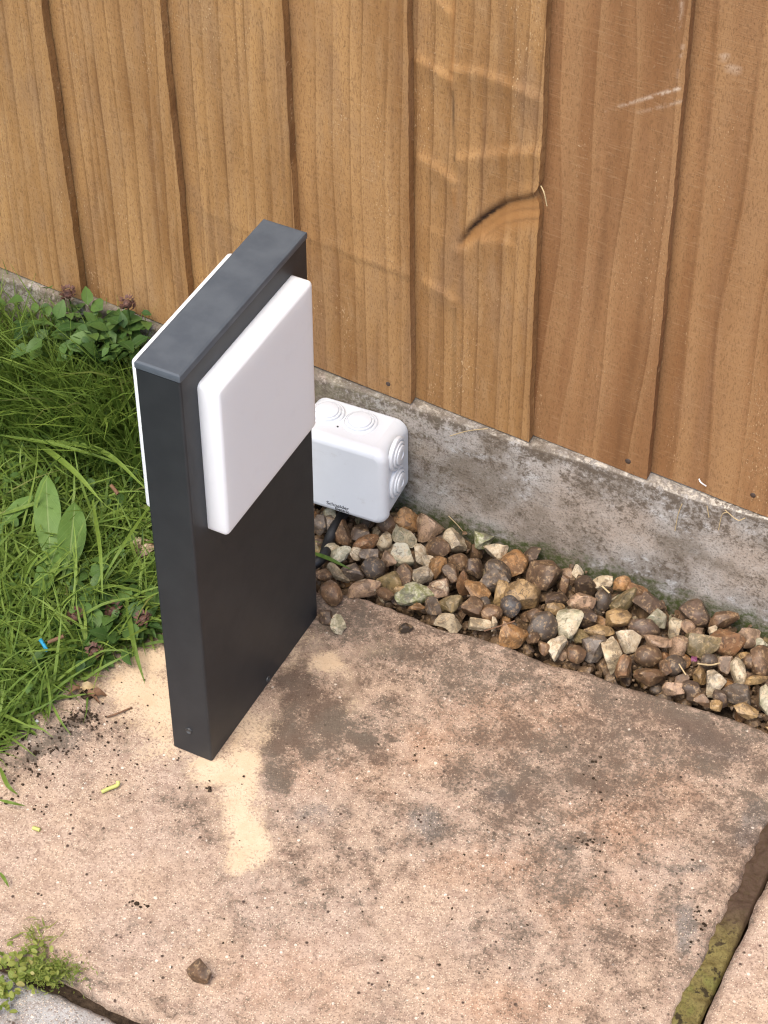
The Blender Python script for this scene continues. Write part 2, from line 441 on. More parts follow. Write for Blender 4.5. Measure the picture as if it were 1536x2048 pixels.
PALE = mat_leaf('yellow_green_leaf', (0.11, 0.17, 0.02), (0.42, 0.42, 0.11), (0.36, 0.38, 0.14), (0.45, 0.38, 0.16), .3)

# ------------------------------------------------------------------ ground and paving
def grid_mesh(name, x0, x1, y0, y1, nx, ny, hf):
    xs = np.linspace(x0, x1, nx); ys = np.linspace(y0, y1, ny)
    X, Y = np.meshgrid(xs, ys)
    V = np.c_[X.ravel(), Y.ravel(), np.zeros(X.size)]
    V[:, 2] = hf(V)
    i = np.arange(nx * ny).reshape(ny, nx)
    Fc = np.c_[i[:-1, :-1].ravel(), i[:-1, 1:].ravel(), i[1:, 1:].ravel(), i[1:, :-1].ravel()]
    return mesh_np(name, V, Fc), V

me, _ = grid_mesh('ground', -30, 30, -30, 30, 40, 40, lambda V: np.full(len(V), -0.06))
link('ground', me, SOIL, kind='structure')
me, _ = grid_mesh('lawn_soil', -1.6, -0.045, -1.2, 0.345, 160, 160, lambda V: -0.012 + 0.007 * fbm(V * 30 + 5, 3) - .02 * np.clip((V[:, 0] + .1) / .04, 0, 1) * (V[:, 1] < .2))
link('lawn', me, SOIL, kind='structure')

patio = empty('patio', kind='structure')
def blob(P, u, v, ru, rv, ang=0, z=0.0):
    """falloff (1 at the middle, 0 outside) of a stain outline was read off the photograph, laid on the slab's plane"""
    c = onz(u, v, z)[:2]; a = math.radians(ang)
    ax = onz(u + ru * math.cos(a), v + ru * math.sin(a), z)[:2] - c
    ay = onz(u - rv * math.sin(a), v + rv * math.cos(a), z)[:2] - c
    A = np.linalg.inv(np.c_[ax, ay])
    q = (P - c) @ A.T
    return np.clip(1.35 - np.hypot(q[:, 0], q[:, 1]), 0, 1.0)

DARKS = [(565, 1470, 62, 84, 20, 1.0), (600, 1370, 66, 74, 0, 1.0), (650, 1440, 60, 80, -35, 1.0), (560, 1550, 56, 56, 0, .8), (620, 1500, 60, 50, 0, .85), (780, 1440, 90, 60, 0, .5), (840, 1370, 150, 80, 10, .45), (715, 1492, 60, 34, 20, 1.0), (690, 1450, 38, 52, -30, .8), (770, 1485, 22, 8, 0, .9),
         (740, 1215, 120, 44, 18, .55), (760, 1290, 190, 90, 18, .42), (1050, 1400, 300, 90, 18, .34), (1400, 1560, 130, 80, 8, .36), (620, 1480, 130, 100, 0, .34), (660, 1290, 60, 40, 0, .35), (860, 1330, 140, 70, 15, .4), (790, 1400, 150, 70, 0, .3), (1000, 1330, 190, 34, 18, .52), (1130, 1360, 120, 30, 18, .48), (1230, 1400, 90, 40, 14, .42), (1390, 1450, 170, 50, 16, .95), (1400, 1510, 150, 60, 5, .75),  # the broad ones also paint shade over the staining
         (1270, 1440, 50, 24, 10, .7), (920, 1395, 30, 18, 0, .45), (1060, 1345, 50, 22, 10, .6), (1000, 1590, 45, 20, -10, .75), (985, 1630, 50, 28, -20, .5), (850, 1640, 60, 28, 0, .5), (780, 1600, 60, 30, 0, .38), (680, 1590, 60, 32, 0, .35),
         (915, 1545, 28, 14, -20, .5), (1212, 1520, 14, 7, 0, .9), (1190, 1575, 12, 16, 30, .9), (1200, 1560, 30, 8, -25, .5), (1170, 1690, 46, 7, 10, .9), (1190, 1675, 6, 22, 10, .7), (1120, 1690, 26, 6, 20, .55), (1150, 1640, 30, 6, -20, .35), (960, 1850, 28, 30, 0, .55),
         (1500, 1620, 50, 50, 0, .45), (1370, 1735, 60, 26, -10, .5), (1325, 1770, 30, 16, 0, .45), (1180, 1775, 26, 8, -10, .9), (1260, 1905, 22, 12, 0, .75), (1300, 1915, 16, 26, 0, .5), (1085, 1920, 24, 6, 0, .6),
         (380, 1690, 60, 34, 20, .30), (300, 1610, 70, 36, 10, .28), (420, 1740, 46, 30, 0, .34), (150, 1445, 40, 18, -15, .95), (100, 1492, 46, 20, -20, .85), (130, 1470, 80, 50, 0, .55), (60, 1530, 80, 40, 0, .55), (40, 1430, 70, 60, 0, .6), (90, 1900, 70, 34, 0, .35), (200, 1960, 80, 26, 15, .5), (330, 2020, 90, 22, 22, .5), (270, 1805, 16, 8, 0, .7),
         (240, 1670, 26, 7, 0, .5), (448, 1920, 20, 12, 0, .6), (820, 1950, 16, 6, 20, .6), (855, 1905, 12, 6, 0, .7)]
SANDS = [(330, 1400, 100, 60, 40, 1.0), (270, 1375, 70, 60, 0, .95), (425, 1540, 62, 46, 40, 1.0), (480, 1600, 52, 60, 0, .9), (500, 1450, 50, 50, 30, .8), (300, 1450, 70, 60, 50, .75), (300, 1310, 50, 34, 0, 1.), (470, 1560, 42, 70, 0, 1.0), (480, 1520, 46, 36, 0, 1.0), (495, 1660, 44, 74, 0, 1.0), (485, 1720, 40, 36, 0, .85), (520, 1440, 34, 44, 30, .6),
         (635, 1285, 34, 26, 0, .55), (672, 1325, 36, 22, 10, .95), (720, 1405, 26, 24, 0, .55), (745, 1300, 40, 16, 0, .4), (700, 1365, 24, 24, 0, .45), (180, 1345, 60, 26, 0, .4), (600, 1300, 40, 18, -50, .7)]
ASHES = [(860, 1655, 60, 30, 0, .75), (1005, 1595, 45, 22, 0, .7), (1130, 1710, 60, 20, 25, .45), (640, 1640, 70, 34, 0, .5), (760, 1700, 70, 30, 0, .35), (1370, 1850, 30, 60, 0, .8), (1500, 1650, 40, 60, 0, .8), (1420, 1480, 130, 40, 15, .6), (990, 1730, 30, 12, 0, .3), (1380, 1740, 60, 30, 0, .5), (940, 1810, 60, 40, 0, .28), (620, 1950, 90, 60, 0, .25), (260, 1850, 60, 40, 0, .3),
         (100, 1470, 120, 60, 0, .5), (700, 1240, 70, 40, 0, .4), (880, 1300, 90, 34, 10, .35), (230, 1960, 90, 34, 15, .3)]
REDS = [(1000, 1740, 130, 50, 0, .7), (1240, 1640, 110, 70, 0, .7), (880, 1500, 120, 60, 0, .5), (1020, 1440, 160, 60, 0, .55), (1180, 1800, 130, 60, 0, .5), (1020, 2010, 130, 50, 0, .6), (1300, 1560, 110, 50, 0, .5), (620, 1560, 60, 40, 0, .4), (720, 1560, 70, 30, 0, .4), (560, 1960, 160, 80, 0, .35)]

def slab(name, x0, x1, y0, y1, mat, res=.003, full=False, back=None, z=0.0, seed=0.0):
    nx = max(8, int((x1 - x0) / res)); ny = max(8, int((y1 - y0) / res))
    xs = np.linspace(x0, x1, nx); ys = np.linspace(y0, y1, ny)
    X, Y = np.meshgrid(xs, ys)
    P = np.c_[X.ravel(), Y.ravel()]
    # hand-cast edge: uneven outline, worn arris
    def wav(c, k, a=.0035):
        return a * fbm(np.c_[c * 26 + seed, np.full(len(c), k + seed), np.zeros(len(c))], 3) + .0012 * fbm(np.c_[c * 140 + seed, np.full(len(c), k + 3.3), np.zeros(len(c))], 2)
    tx = (P[:, 0] - x0) / (x1 - x0); ty = (P[:, 1] - y0) / (y1 - y0)
    Q = P.copy()
    bk = np.interp(P[:, 0], *back) if back else np.zeros(len(P))
    Q[:, 1] += ty ** 4 * (wav(P[:, 0], 1) + bk) + (1 - ty) ** 4 * wav(P[:, 0], 2)
    Q[:, 0] += tx ** 4 * wav(P[:, 1], 3) + (1 - tx) ** 4 * wav(P[:, 1], 4)
    d = np.minimum.reduce([(P[:, 0] - x0), (x1 - P[:, 0]), (P[:, 1] - y0), (y1 - P[:, 1])])
    Z = z + .0012 * fbm(np.c_[P * 22, np.full(len(P), seed)], 4) - .005 * np.clip(1 - d / .007, 0, 1) ** 2.2
    V = np.c_[Q, Z]
    i = np.arange(nx * ny).reshape(ny, nx)
    Fc = np.c_[i[:-1, :-1].ravel(), i[:-1, 1:].ravel(), i[1:, 1:].ravel(), i[1:, :-1].ravel()]
    ring = np.r_[i[0, :], i[1:, -1], i[-1, -2::-1], i[-2:0:-1, 0]]
    lo = V[ring].copy(); lo[:, 2] = -.045
    k = len(ring); b = len(V)
    j = np.arange(k); jn = (j + 1) % k
    Fs = np.c_[b + j, b + jn, ring[jn], ring[j]]
    V = np.r_[V, lo]
    me = mesh_np(name, V, np.r_[Fc, Fs])
    A = {n: np.zeros(len(V)) for n in ('dark', 'sand', 'ash', 'red')}
    if full:
        W = V[:, :2] + .014 * np.c_[fbm(np.c_[V[:, :2] * 34, np.zeros(len(V))], 3), fbm(np.c_[V[:, :2] * 34 + 40, np.zeros(len(V))], 3)] + .007 * np.c_[fbm(np.c_[V[:, :2] * 140, np.zeros(len(V))], 3), fbm(np.c_[V[:, :2] * 140 + 40, np.zeros(len(V))], 3)]
        for key, lst in (('dark', DARKS), ('sand', SANDS), ('ash', ASHES), ('red', REDS)):
            a = A[key]
            if key == 'dark':                                 # growth plus shade painted into the tone, both deepening towards the gravel
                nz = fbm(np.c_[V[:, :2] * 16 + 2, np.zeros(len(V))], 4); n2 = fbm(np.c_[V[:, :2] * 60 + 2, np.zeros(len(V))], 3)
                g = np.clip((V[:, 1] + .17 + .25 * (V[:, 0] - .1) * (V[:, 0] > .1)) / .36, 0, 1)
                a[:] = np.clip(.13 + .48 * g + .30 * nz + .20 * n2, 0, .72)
            for (u, v, ru, rv, an, st) in lst:
                q = 1.22 if key == 'sand' else 1.0
                a[:] = np.maximum(a, st * blob(W, u, v, ru * q, rv * q, an))
    else:
        A['dark'][:] = np.clip(.35 * fbm(np.c_[V[:, :2] * 9 + seed, np.zeros(len(V))], 3) + .1, 0, 1)
        A['red'][:] = np.clip(.9 * fbm(np.c_[V[:, :2] * 7 + seed + 9, np.zeros(len(V))], 3), 0, 1)
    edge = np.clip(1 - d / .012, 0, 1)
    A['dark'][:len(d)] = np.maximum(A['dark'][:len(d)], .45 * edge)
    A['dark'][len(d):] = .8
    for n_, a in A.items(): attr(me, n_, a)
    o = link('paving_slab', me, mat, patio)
    return o

bx = [-.12, .03, .05, .09, .133, .165, .21, .262, .314, .355, .40, .445]
by = [0.0, -.010, .002, .002, -.002, .004, .006, .010, .012, .017, .017, .014]
SX0, SX1, SY0, SY1 = -.125, .446, -.2225, .2125
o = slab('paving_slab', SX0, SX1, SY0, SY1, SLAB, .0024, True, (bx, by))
o['label'] = 'stained tan slab under the bollard light'
o = slab('paving_slab', .4638, .93, -.222, .232, SLAB, .006, seed=3.1); o['label'] = 'pinkish slab beyond the mossy joint'
o = slab('paving_slab', -.125, .446, -.68, -.2335, SLAB_GREY, .005, seed=5.7, z=-.004); o['label'] = 'pale grey slab at the lower left'
slab('paving_slab', .463, .93, -.68, -.232, SLAB, .01, seed=8.2)
slab('paving_slab', .942, 1.5, -.222, .232, SLAB, .01, seed=9.9)
slab('paving_slab', .942, 1.5, -.68, -.232, SLAB_GREY, .01, seed=12.9)
for x0_, x1_ in ((-.125, .446), (.463, .93), (.942, 1.5)):
    slab('paving_slab', x0_, x1_, -1.14, -.69, SLAB, .02, seed=14 + x0_)

# mortar joint with moss between the two slabs, and the sandy joint towards the front row
def joint(x0, x1, y0, y1, z, amp, nx, ny, skew=None, mat=MOSS):
    me, V = grid_mesh('mortar_joint', x0, x1, y0, y1, nx, ny, lambda V: z + amp * fbm(V * 130 + 3, 4))
    if skew:
        V[:, 0] += np.interp(V[:, 1], *skew); 
        V[:, 0] += .0016 * fbm(np.c_[V[:, 1] * 120, V[:, 0] * 0 + 7, V[:, 0] * 0], 3) * (V[:, 0] > (x0 + x1) / 2)
    tx = (V[:, 0] - V[:, 0].min()) / np.ptp(V[:, 0])
    V[:, 2] -= .006 * np.clip((tx - .9) / .1, 0, 1) ** 2
    me.vertices.foreach_set('co', V.astype(np.float32).ravel()); me.update()
    return link('mortar_joint', me, mat, patio)
joint(.442, .4628, -.225, .23, -.0042, .0034, 20, 320)
joint(-.125, 1.5, -.236, -.220, -.012, .003, 300, 8, mat=SOIL)
joint(.444, .466, -.7, -.236, -.008, .003, 12, 120)

# ------------------------------------------------------------------ fence and gravel board (1.3 degrees off the patio's line)
YAW = math.radians(1.35)
FY0 = 0.3275
def fy(x): return FY0 + math.tan(YAW) * x

bm = box_bm(-1.6, 2.6, -.002, .046, -.05, .118)
xs_cut = 60
for k in range(1, xs_cut):
    x = -1.6 + 4.2 * k / xs_cut
    bmesh.ops.bisect_plane(bm, geom=bm.verts[:] + bm.edges[:] + bm.faces[:], plane_co=(x, 0, 0), plane_no=(1, 0, 0))
bm.edges.ensure_lookup_table()
tops = [e for e in bm.edges if all(abs(v.co.z - .118) < 1e-4 and v.co.y < 0 for v in e.verts)]
bevel(bm, tops, .0035, 3)
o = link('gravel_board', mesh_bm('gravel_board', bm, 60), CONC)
for v in o.data.vertices:
    n = .0011 * math.sin(v.co.x * 37) + .0007 * math.sin(v.co.x * 91 + 2)
    v.co.y += n; v.co.z += n * .8
o.location = (0, FY0, 0); o.rotation_euler = (0, 0, YAW)
tag(o, 'weathered grey concrete board set along the foot of the wooden fence', 'concrete board')

fence = empty('fence', (0, FY0, 0), 'brown timber fence of overlapping vertical planks on a concrete board', 'fence')
fence.rotation_euler = (0, 0, YAW)
PIT = .105
edges_b = {0: -.2755, 1: -.1645, 2: -.0575, 3: .0462, 4: .1535, 5: .2578, 6: .3630}
def plank(k, xr, lean, traced):
    wid = .126
    nx = 64 if traced == 4 else (90 if traced == 5 else 26 if traced is not None else 3)
    zl = np.r_[np.linspace(.1195, .64, 330 if traced in (4, 5) else 150), np.linspace(.68, 1.75, 6)] if traced is not None else np.array([.1195, .5, 1.1, 1.75])
    zb = .1195 + random.uniform(-.0012, .0012)
    zl[0] = zb
    xs = np.linspace(-wid, 0, nx)
    X, Z = np.meshgrid(xs, zl)
    X, Z = X.ravel(), Z.ravel()
    Yf = -X / PIT * .0100
    A = {n: np.zeros(len(X)) for n in ('crack', 'resin', 'scuff')}
    dy = .0007 * fbm(np.c_[X * 22 + k * 9.1, Z * 7, X * 0], 3) if traced is not None else 0 * X
    edge = .0010 * fbm(np.c_[Z * 18 + k, Z * 0 + k * 3.3, Z * 0], 3) + .0005 * fbm(np.c_[Z * 160 + k, Z * 0, Z * 0], 2)
    Xw = X + (X > -.02) * (1 + X / .02) * edge
    if traced == 4:
        # the dented plank: ripples of torn grain, a crescent-shaped split at a knot, a resin streak
        def loc(u, v):
            p = ony(u, v, FY0 + .004); return np.array([p[0] - xr - lean * (p[2] - .12), p[2]])
        RIP = [([(868, 8), (893, 34)], 2.4, 8, 3.0), ([(829, 128), (862, 145), (897, 166)], 3.6, 8, 3.2), ([(908, 147), (960, 152), (1012, 170), (1072, 195)], 3.2, 8, 3.0),
               ([(912, 324), (960, 318), (1010, 310), (1075, 306)], 3.6, 9, 4.5), ([(836, 326), (870, 346), (904, 371)], 3.6, 9, 4.0), ([(846, 470), (886, 486)], 1.2, 10, 4),
               ([(846, 577), (872, 588), (900, 606)], 3.0, 8, 3.2), ([(912, 512), (945, 498), (960, 486)], 2.6, 8, 3.5), ([(965, 486), (990, 486), (1020, 492)], 2.4, 7, 4.0)]
        for pts, a, s1, s2 in RIP:
            L_ = np.array([loc(*p) for p in pts])
            zc = np.interp(X, L_[:, 0], L_[:, 1])
            ex = np.clip(np.minimum(X - L_[0, 0] + .007, L_[-1, 0] - X + .007) / .007, 0, 1); ex = ex * ex * (3 - 2 * ex)
            d = Z - zc
            dy -= a * .00072 * ex * np.where(d > 0, np.exp(-(d * 1000 / (s1 * .62)) ** 1.8), np.exp(-(-d * 1000 / (s2 * 4.5)) ** 1.5))
        L_ = np.array([loc(*p) for p in [(918, 492), (935, 470), (960, 446), (985, 428), (1010, 412), (1040, 404), (1085, 398)]])
        zc = np.interp(X, L_[:, 0], L_[:, 1])
        ex = np.clip((X - L_[0, 0] + .004) / .012, 0, 1)
        d = (Z - zc) * 1000                                   # mm above the split
        dy += ex * np.where(d < 0, .0030 * np.exp(-(-d / 22.0) ** 2), .0034 * np.exp(-(d / 3.0) ** 1.4))
        dy -= ex * .0012 * np.exp(-((d - 8) / 6.0) ** 2)
        wob = 2.6 * fbm(np.c_[X * 420, Z * 420, X * 0], 3)
        edgew = np.clip((L_[-1, 0] - .022 - X) / .02, 0, 1) * .9 + .1
        A['crack'] = np.maximum(A['crack'], ex * edgew * np.exp(-((d + wob - 1.6) / 2.9) ** 4))
        A['crack'] = np.maximum(A['crack'], .60 * ex * np.sqrt(edgew) * np.where(d > 0, np.exp(-((d + wob) / 10.0) ** 2), 0))
        A['resin'] = np.maximum(A['resin'], .95 * ex * np.where(d < -.5, np.exp(-(np.clip(-d - 2, 0, None) / (5 + 19 * np.clip((X - L_[0, 0]) / .035, 0, 1))) ** 5), 0))
        A['crack'] = np.maximum(A['crack'], .30 * ex * (d < -1) * np.exp(-((d + 9 + wob * .5) / 1.3) ** 2) * np.clip((X - L_[0, 0]) / .06, 0, 1))
        A['crack'] = np.maximum(A['crack'], .34 * ex * (d < -1) * np.exp(-((d + 18 + wob * .6) / 1.5) ** 2) * np.clip((X - L_[0, 0]) / .06, 0, 1))
        c0 = loc(899, 150); c1 = loc(906, 385)
        xc = np.interp(Z, [c1[1], c0[1]], [c1[0], c0[0]])
        on = ((Z > c1[1]) & (Z < c0[1])).astype(float)
        A['crack'] = np.maximum(A['crack'], on * .75 * np.exp(-((X - xc) / .0009) ** 2) * (fbm(np.c_[Z * 50, Z * 0, Z * 0], 2) > -.35))
        dy += on * .0012 * np.exp(-((X - xc) / .0016) ** 2)
        for (u, v, r, L2) in ((905, 405, .0022, .010), (900, 130, .0016, .022), (901, 30, .0012, .02)):
            c = loc(u, v)
            A['resin'] = np.maximum(A['resin'], np.exp(-((X - c[0]) / r) ** 2 - ((Z - c[1]) / L2) ** 2))
        c = loc(905, 620); A['crack'] = np.maximum(A['crack'], .6 * (Z < c[1]) * np.exp(-((X - c[0]) / .0010) ** 2))
        kn = loc(1085, 395)
        Xw = Xw - (X > -.012) * .0040 * np.exp(-((Z - kn[1]) / .006) ** 2) * (1 + X / .012)
    def pl(u, v):
        p = ony(u, v, FY0 + .004); return np.array([p[0] - xr - lean * (p[2] - .12), p[2]])
    if traced == 5:
        for (u0, v0, u1, v1, st) in ((1205, 230, 1355, 180, 1.0), (1270, 232, 1360, 206, .5), (1357, 60, 1362, 8, .5), (1350, 165, 1366, 80, .45)):
            a, b = pl(u0, v0), pl(u1, v1); ab = b - a
            q = np.clip(((X - a[0]) * ab[0] + (Z - a[1]) * ab[1]) / (ab @ ab), 0, 1)
            dist = np.hypot(X - a[0] - q * ab[0], Z - a[1] - q * ab[1])
            A['scuff'] = np.maximum(A['scuff'], st * np.exp(-(dist / .0012) ** 2) * (.2 + .7 * q) * (.55 + .45 * np.sign(fbm(np.c_[X * 240, Z * 240, X * 0], 2) + .08)))
    if traced == 6:
        for (u, v, r) in ((1442, 130, .002), (1458, 152, .0028)):
            a = pl(u, v); A['scuff'] = np.maximum(A['scuff'], np.exp(-(np.hypot(X - a[0], Z - a[1]) / r) ** 2))
    if traced == 2 or traced == 3:
        # shallow saw step across the board
        for (u, v) in (((600, 480), (640, 490)) if traced == 3 else ((470, 450),)):
            a = pl(u, v); zc = a[1] - (X + .1) * .02
            dy -= .0007 * np.where(Z > zc, np.exp(-((Z - zc) / .006)), 0)
    nf = len(X); nz = len(zl)
    Yb = .0095 + (-X) * .048
    lx = Xw + lean * (Z - .12)
    V = np.r_[np.c_[lx, Yf + dy, Z], np.c_[lx, np.maximum(Yb, Yf + .0022), Z]]
    i = np.arange(nf).reshape(nz, nx)
    front = np.c_[i[:-1, :-1].ravel(), i[:-1, 1:].ravel(), i[1:, 1:].ravel(), i[1:, :-1].ravel()]
    back = front[:, ::-1] + nf
    def wall(a):
        return np.c_[a[:-1], a[:-1] + nf, a[1:] + nf, a[1:]]
    Fc = np.r_[front, back, wall(i[:, -1])[:, ::-1][:, [0, 1, 2, 3]], wall(i[:, 0]), wall(i[0, :])[:, ::-1], wall(i[-1, :])]
    me = mesh_np('plank', V, Fc)
    bm = bmesh.new(); bm.from_mesh(me); bmesh.ops.recalc_face_normals(bm, faces=bm.faces); bm.to_mesh(me); bm.free()
    me.polygons.foreach_set('use_smooth', np.ones(len(me.polygons), bool))
    me.set_sharp_from_angle(angle=math.radians(50))
    for n_, a in A.items(): attr(me, n_, np.r_[a, a * 0])
    o = link('plank', me, WOOD, fence)
    o.location = (xr, 0, 0)
    return o
tones = {0: (.02, 70, 0.0), 1: (.10, 74, .15), 2: (.05, 66, 0.0), 3: (.22, 62, 0.1), 4: (.12, 68, 0.0), 5: (.80, 34, .9), 6: (.74, 30, 1.0)}
planks = {}
for k in range(-12, 22):
    xr = edges_b.get(k, None)
    if xr is None: xr = (edges_b[6] + (k - 6) * PIT) if k > 6 else (edges_b[0] + k * PIT)
    o = plank(k, xr, -.0175 if 0 <= k <= 6 else -.012, k if 0 <= k <= 6 else None)
    tn = tones.get(k, (random.uniform(0, .5), random.uniform(34, 72), random.random()))
    o['seed'] = float(k % 9) + .37 + .11 * abs(k); o['tone'] = tn[0]; o['rings'] = float(tn[1]); o['cathedral'] = tn[2]
    planks[k] = o
planks[4]['label'] = 'dented plank with a split knot'
# nail heads
def nail(u, v, k, r=.0022):
    p = ony(u, v, fy(.2) + .002)
    bm = bmesh.new()
    bmesh.ops.create_uvsphere(bm, u_segments=12, v_segments=6, radius=r)
    for q in bm.verts: q.co.y *= .35
    o = link('nail', mesh_bm('nail', bm, 40), NAIL, planks[k])
    lx = p[0] - planks[k].location.x
    o.location = (lx, -(lx - planks[k].get('lean', 0)) / PIT * .0100 - .0003, p[2])
nail(781, 762, 3); nail(1256, 923, 5, .0026); nail(1504, 995, 6, .0024)

# ------------------------------------------------------------------ bollard light
LW, LL, LH = .0352, .1768, .400
lamp = empty('bollard_light', (0, 0, 0), 'dark grey slab-shaped garden bollard light with white square diffusers, standing on the tan slab', 'garden light')
bm = box_bm(0, LW, 0, LL, .0006, LH - .0062)
bevel(bm, [e for e in bm.edges if abs(e.verts[0].co.z - e.verts[1].co.z) > .1], .0016, 3)
link('post', mesh_bm('post', bm, 40, True), METAL, lamp)
bm = box_bm(.0012, LW - .0012, .0012, LL - .0012, LH - .0068, LH - .0050)
link('seal', mesh_bm('seal', bm), RUBBER, lamp)
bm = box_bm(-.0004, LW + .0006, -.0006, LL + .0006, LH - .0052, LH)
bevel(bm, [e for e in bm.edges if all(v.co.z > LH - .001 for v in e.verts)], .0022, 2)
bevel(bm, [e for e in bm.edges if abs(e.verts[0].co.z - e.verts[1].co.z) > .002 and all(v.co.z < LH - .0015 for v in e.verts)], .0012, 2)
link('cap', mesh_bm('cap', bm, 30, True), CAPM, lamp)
def diffuser(sgn):
    a, b = (LW - .0005, LW + .0162) if sgn > 0 else (-.0178, .0005)
    bm = box_bm(a, b, .0200, .1558, .2385, .3775 if sgn > 0 else .3795)
    out = b if sgn > 0 else a
    bevel(bm, [e for e in bm.edges if abs(e.verts[0].co.x - e.verts[1].co.x) > .004], .0042, 4)
    rim = [e for e in bm.edges if all(abs(v.co.x - out) < 1e-5 for v in e.verts)]
    bevel(bm, rim, .0036, 4)
    return link('diffuser', mesh_bm('diffuser', bm, 35, True), OPAL, lamp)
diffuser(1); diffuser(-1)
def screw(x, y, z, rot):
    bm = bmesh.new()
    bmesh.ops.create_cone(bm, cap_ends=True, segments=20, radius1=.0030, radius2=.0026, depth=.0012)
    top = [f for f in bm.faces if f.normal.z > .9]
    r = bmesh.ops.inset_individual(bm, faces=top, thickness=.0011, depth=0)
    for f in top: 
        for v in f.verts: v.co.z -= .0009
    o = link('screw', mesh_bm('screw', bm, 30), STEEL, lamp)
    o.location = (x, y, z); o.rotation_euler = rot
p = ony(378, 1461, 0)
screw(p[0], -.0005, p[2], (math.pi / 2, 0, 0))
screw(.0176, LL + .0005, p[2], (-math.pi / 2, 0, 0))
p = onx(536, 1362, LW); screw(LW + .0003, p[1], max(p[2], .006), (0, math.pi / 2, 0))

# ------------------------------------------------------------------ junction box
BW, BH, BD = .092, .082, .054
jb = empty('junction_box', (.0515, .2705, .0257), 'white plastic junction box with ringed knockouts leaning on the concrete board', 'junction box')
jb.rotation_euler = (math.radians(-1.5), math.radians(-1.5), math.radians(1.5))
def taper(bm, y0, y1, s):
    for v in bm.verts:
        f = (v.co.y - y0) / (y1 - y0); k = 1 - (1 - s) * f
        v.co.x = -BW / 2 + (v.co.x + BW / 2) * k; v.co.z = BH / 2 + (v.co.z - BH / 2) * k
bm = box_bm(-BW + .001, -.001, .0085, BD, .001, BH - .001)
bevel(bm, [e for e in bm.edges if abs(e.verts[0].co.y - e.verts[1].co.y) > .01], .0125, 6)
bevel(bm, [e for e in bm.edges if all(abs(v.co.y - BD) < 1e-5 for v in e.verts)], .003, 3)
taper(bm, .0085, BD, .965)
link('base', mesh_bm('base', bm, 40, True), WHITE, jb)
bm = box_bm(-BW, 0, 0, .0084, 0, BH)
bevel(bm, [e for e in bm.edges if abs(e.verts[0].co.y - e.verts[1].co.y) > .005], .0115, 7)
bevel(bm, [e for e in bm.edges if all(abs(v.co.y) < 1e-5 for v in e.verts)], .0062, 5)
taper(bm, .0084, 0, .985)
link('lid', mesh_bm('lid', bm, 40, True), WHITE, jb)
def lathe(prof, seg=40):
    bm = bmesh.new(); rings = []
    for r, h in prof:
        rings.append([bm.verts.new((r * math.cos(2 * math.pi * k / seg), r * math.sin(2 * math.pi * k / seg), h)) for k in range(seg)])
    for a, b in zip(rings, rings[1:]):
        for k in range(seg): bm.faces.new((a[k], a[(k + 1) % seg], b[(k + 1) % seg], b[k]))
    bm.faces.new(rings[-1])
    return bm
def knockout(loc, rot, flat=False):
    bm = lathe([(.0152, -.002), (.0152, .0010), (.0143, .0018), (.0134, .0019), (.0131, .0011), (.0124, .0011), (.0120, .0030), (.0111, .0034), (.0108, .0027), (.0102, .0027), (.0098, .0042), (.0088, .0047), (.002, .0049)] if flat else [(.0152, -.002), (.0152, .0012), (.0140, .0020), (.0131, .0021), (.0127, .0012), (.0119, .0012), (.0115, .0032), (.0107, .0036), (.0101, .0036), (.0097, .0026), (.0091, .0026), (.0087, .0046), (.0078, .0050), (.0040, .0051), (.0035, .0044), (.001, .0044)])
    o = link('knockout', mesh_bm('knockout', bm, 28), WHITE, jb)
    o.location = loc; o.rotation_euler = rot
for x in (-.0385, -.0695): knockout((x, .0330, BH - .0020), (math.radians(1.5), 0, 0), True)
for z in (.0350, .0660): knockout((-.0005, .0245, z), (0, math.pi / 2, math.radians(3)))
for z in (.0350, .0660): knockout((-BW + .0026, .0245, z), (0, -math.pi / 2, 0))
knockout((-.0565, .0285, .0020), (math.pi, 0, 0))
# two pin holes in the top
for x, y in ((-.0518, .0375), (-.0532, .0200)):
    bm = bmesh.new(); bmesh.ops.create_cone(bm, cap_ends=True, segments=10, radius1=.0009, radius2=.0009, depth=.0006)
    o = link('pin_hole', mesh_bm('pin_hole', bm), INK, jb); o.location = (x, y, BH - .0012)
# moulded line at the lid's corner
# lettering
def lettering(txt, size, x, z, width):
    c = bpy.data.curves.new('lettering', 'FONT'); c.body = txt; c.size = size; c.extrude = .0001; c.align_x = 'LEFT'; c.offset = 0.0
    tmp = bpy.data.objects.new('lettering', c); COL.objects.link(tmp)
    bpy.context.view_layer.update()
    me = bpy.data.meshes.new_from_object(tmp.evaluated_get(bpy.context.evaluated_depsgraph_get()))
    bpy.data.objects.remove(tmp); bpy.data.curves.remove(c)
    w = max(v.co.x for v in me.vertices)
    o = link('lettering', me, INK, jb)
    k = width / w
    o.scale = (k, k, 1); o.rotation_euler = (math.pi / 2, 0, 0); o.location = (x, -.00016, z)
lettering('Schneider', .0045, -.0560, .0085, .0215)
lettering('Electric', .0026, -.0480, .0052, .0135)

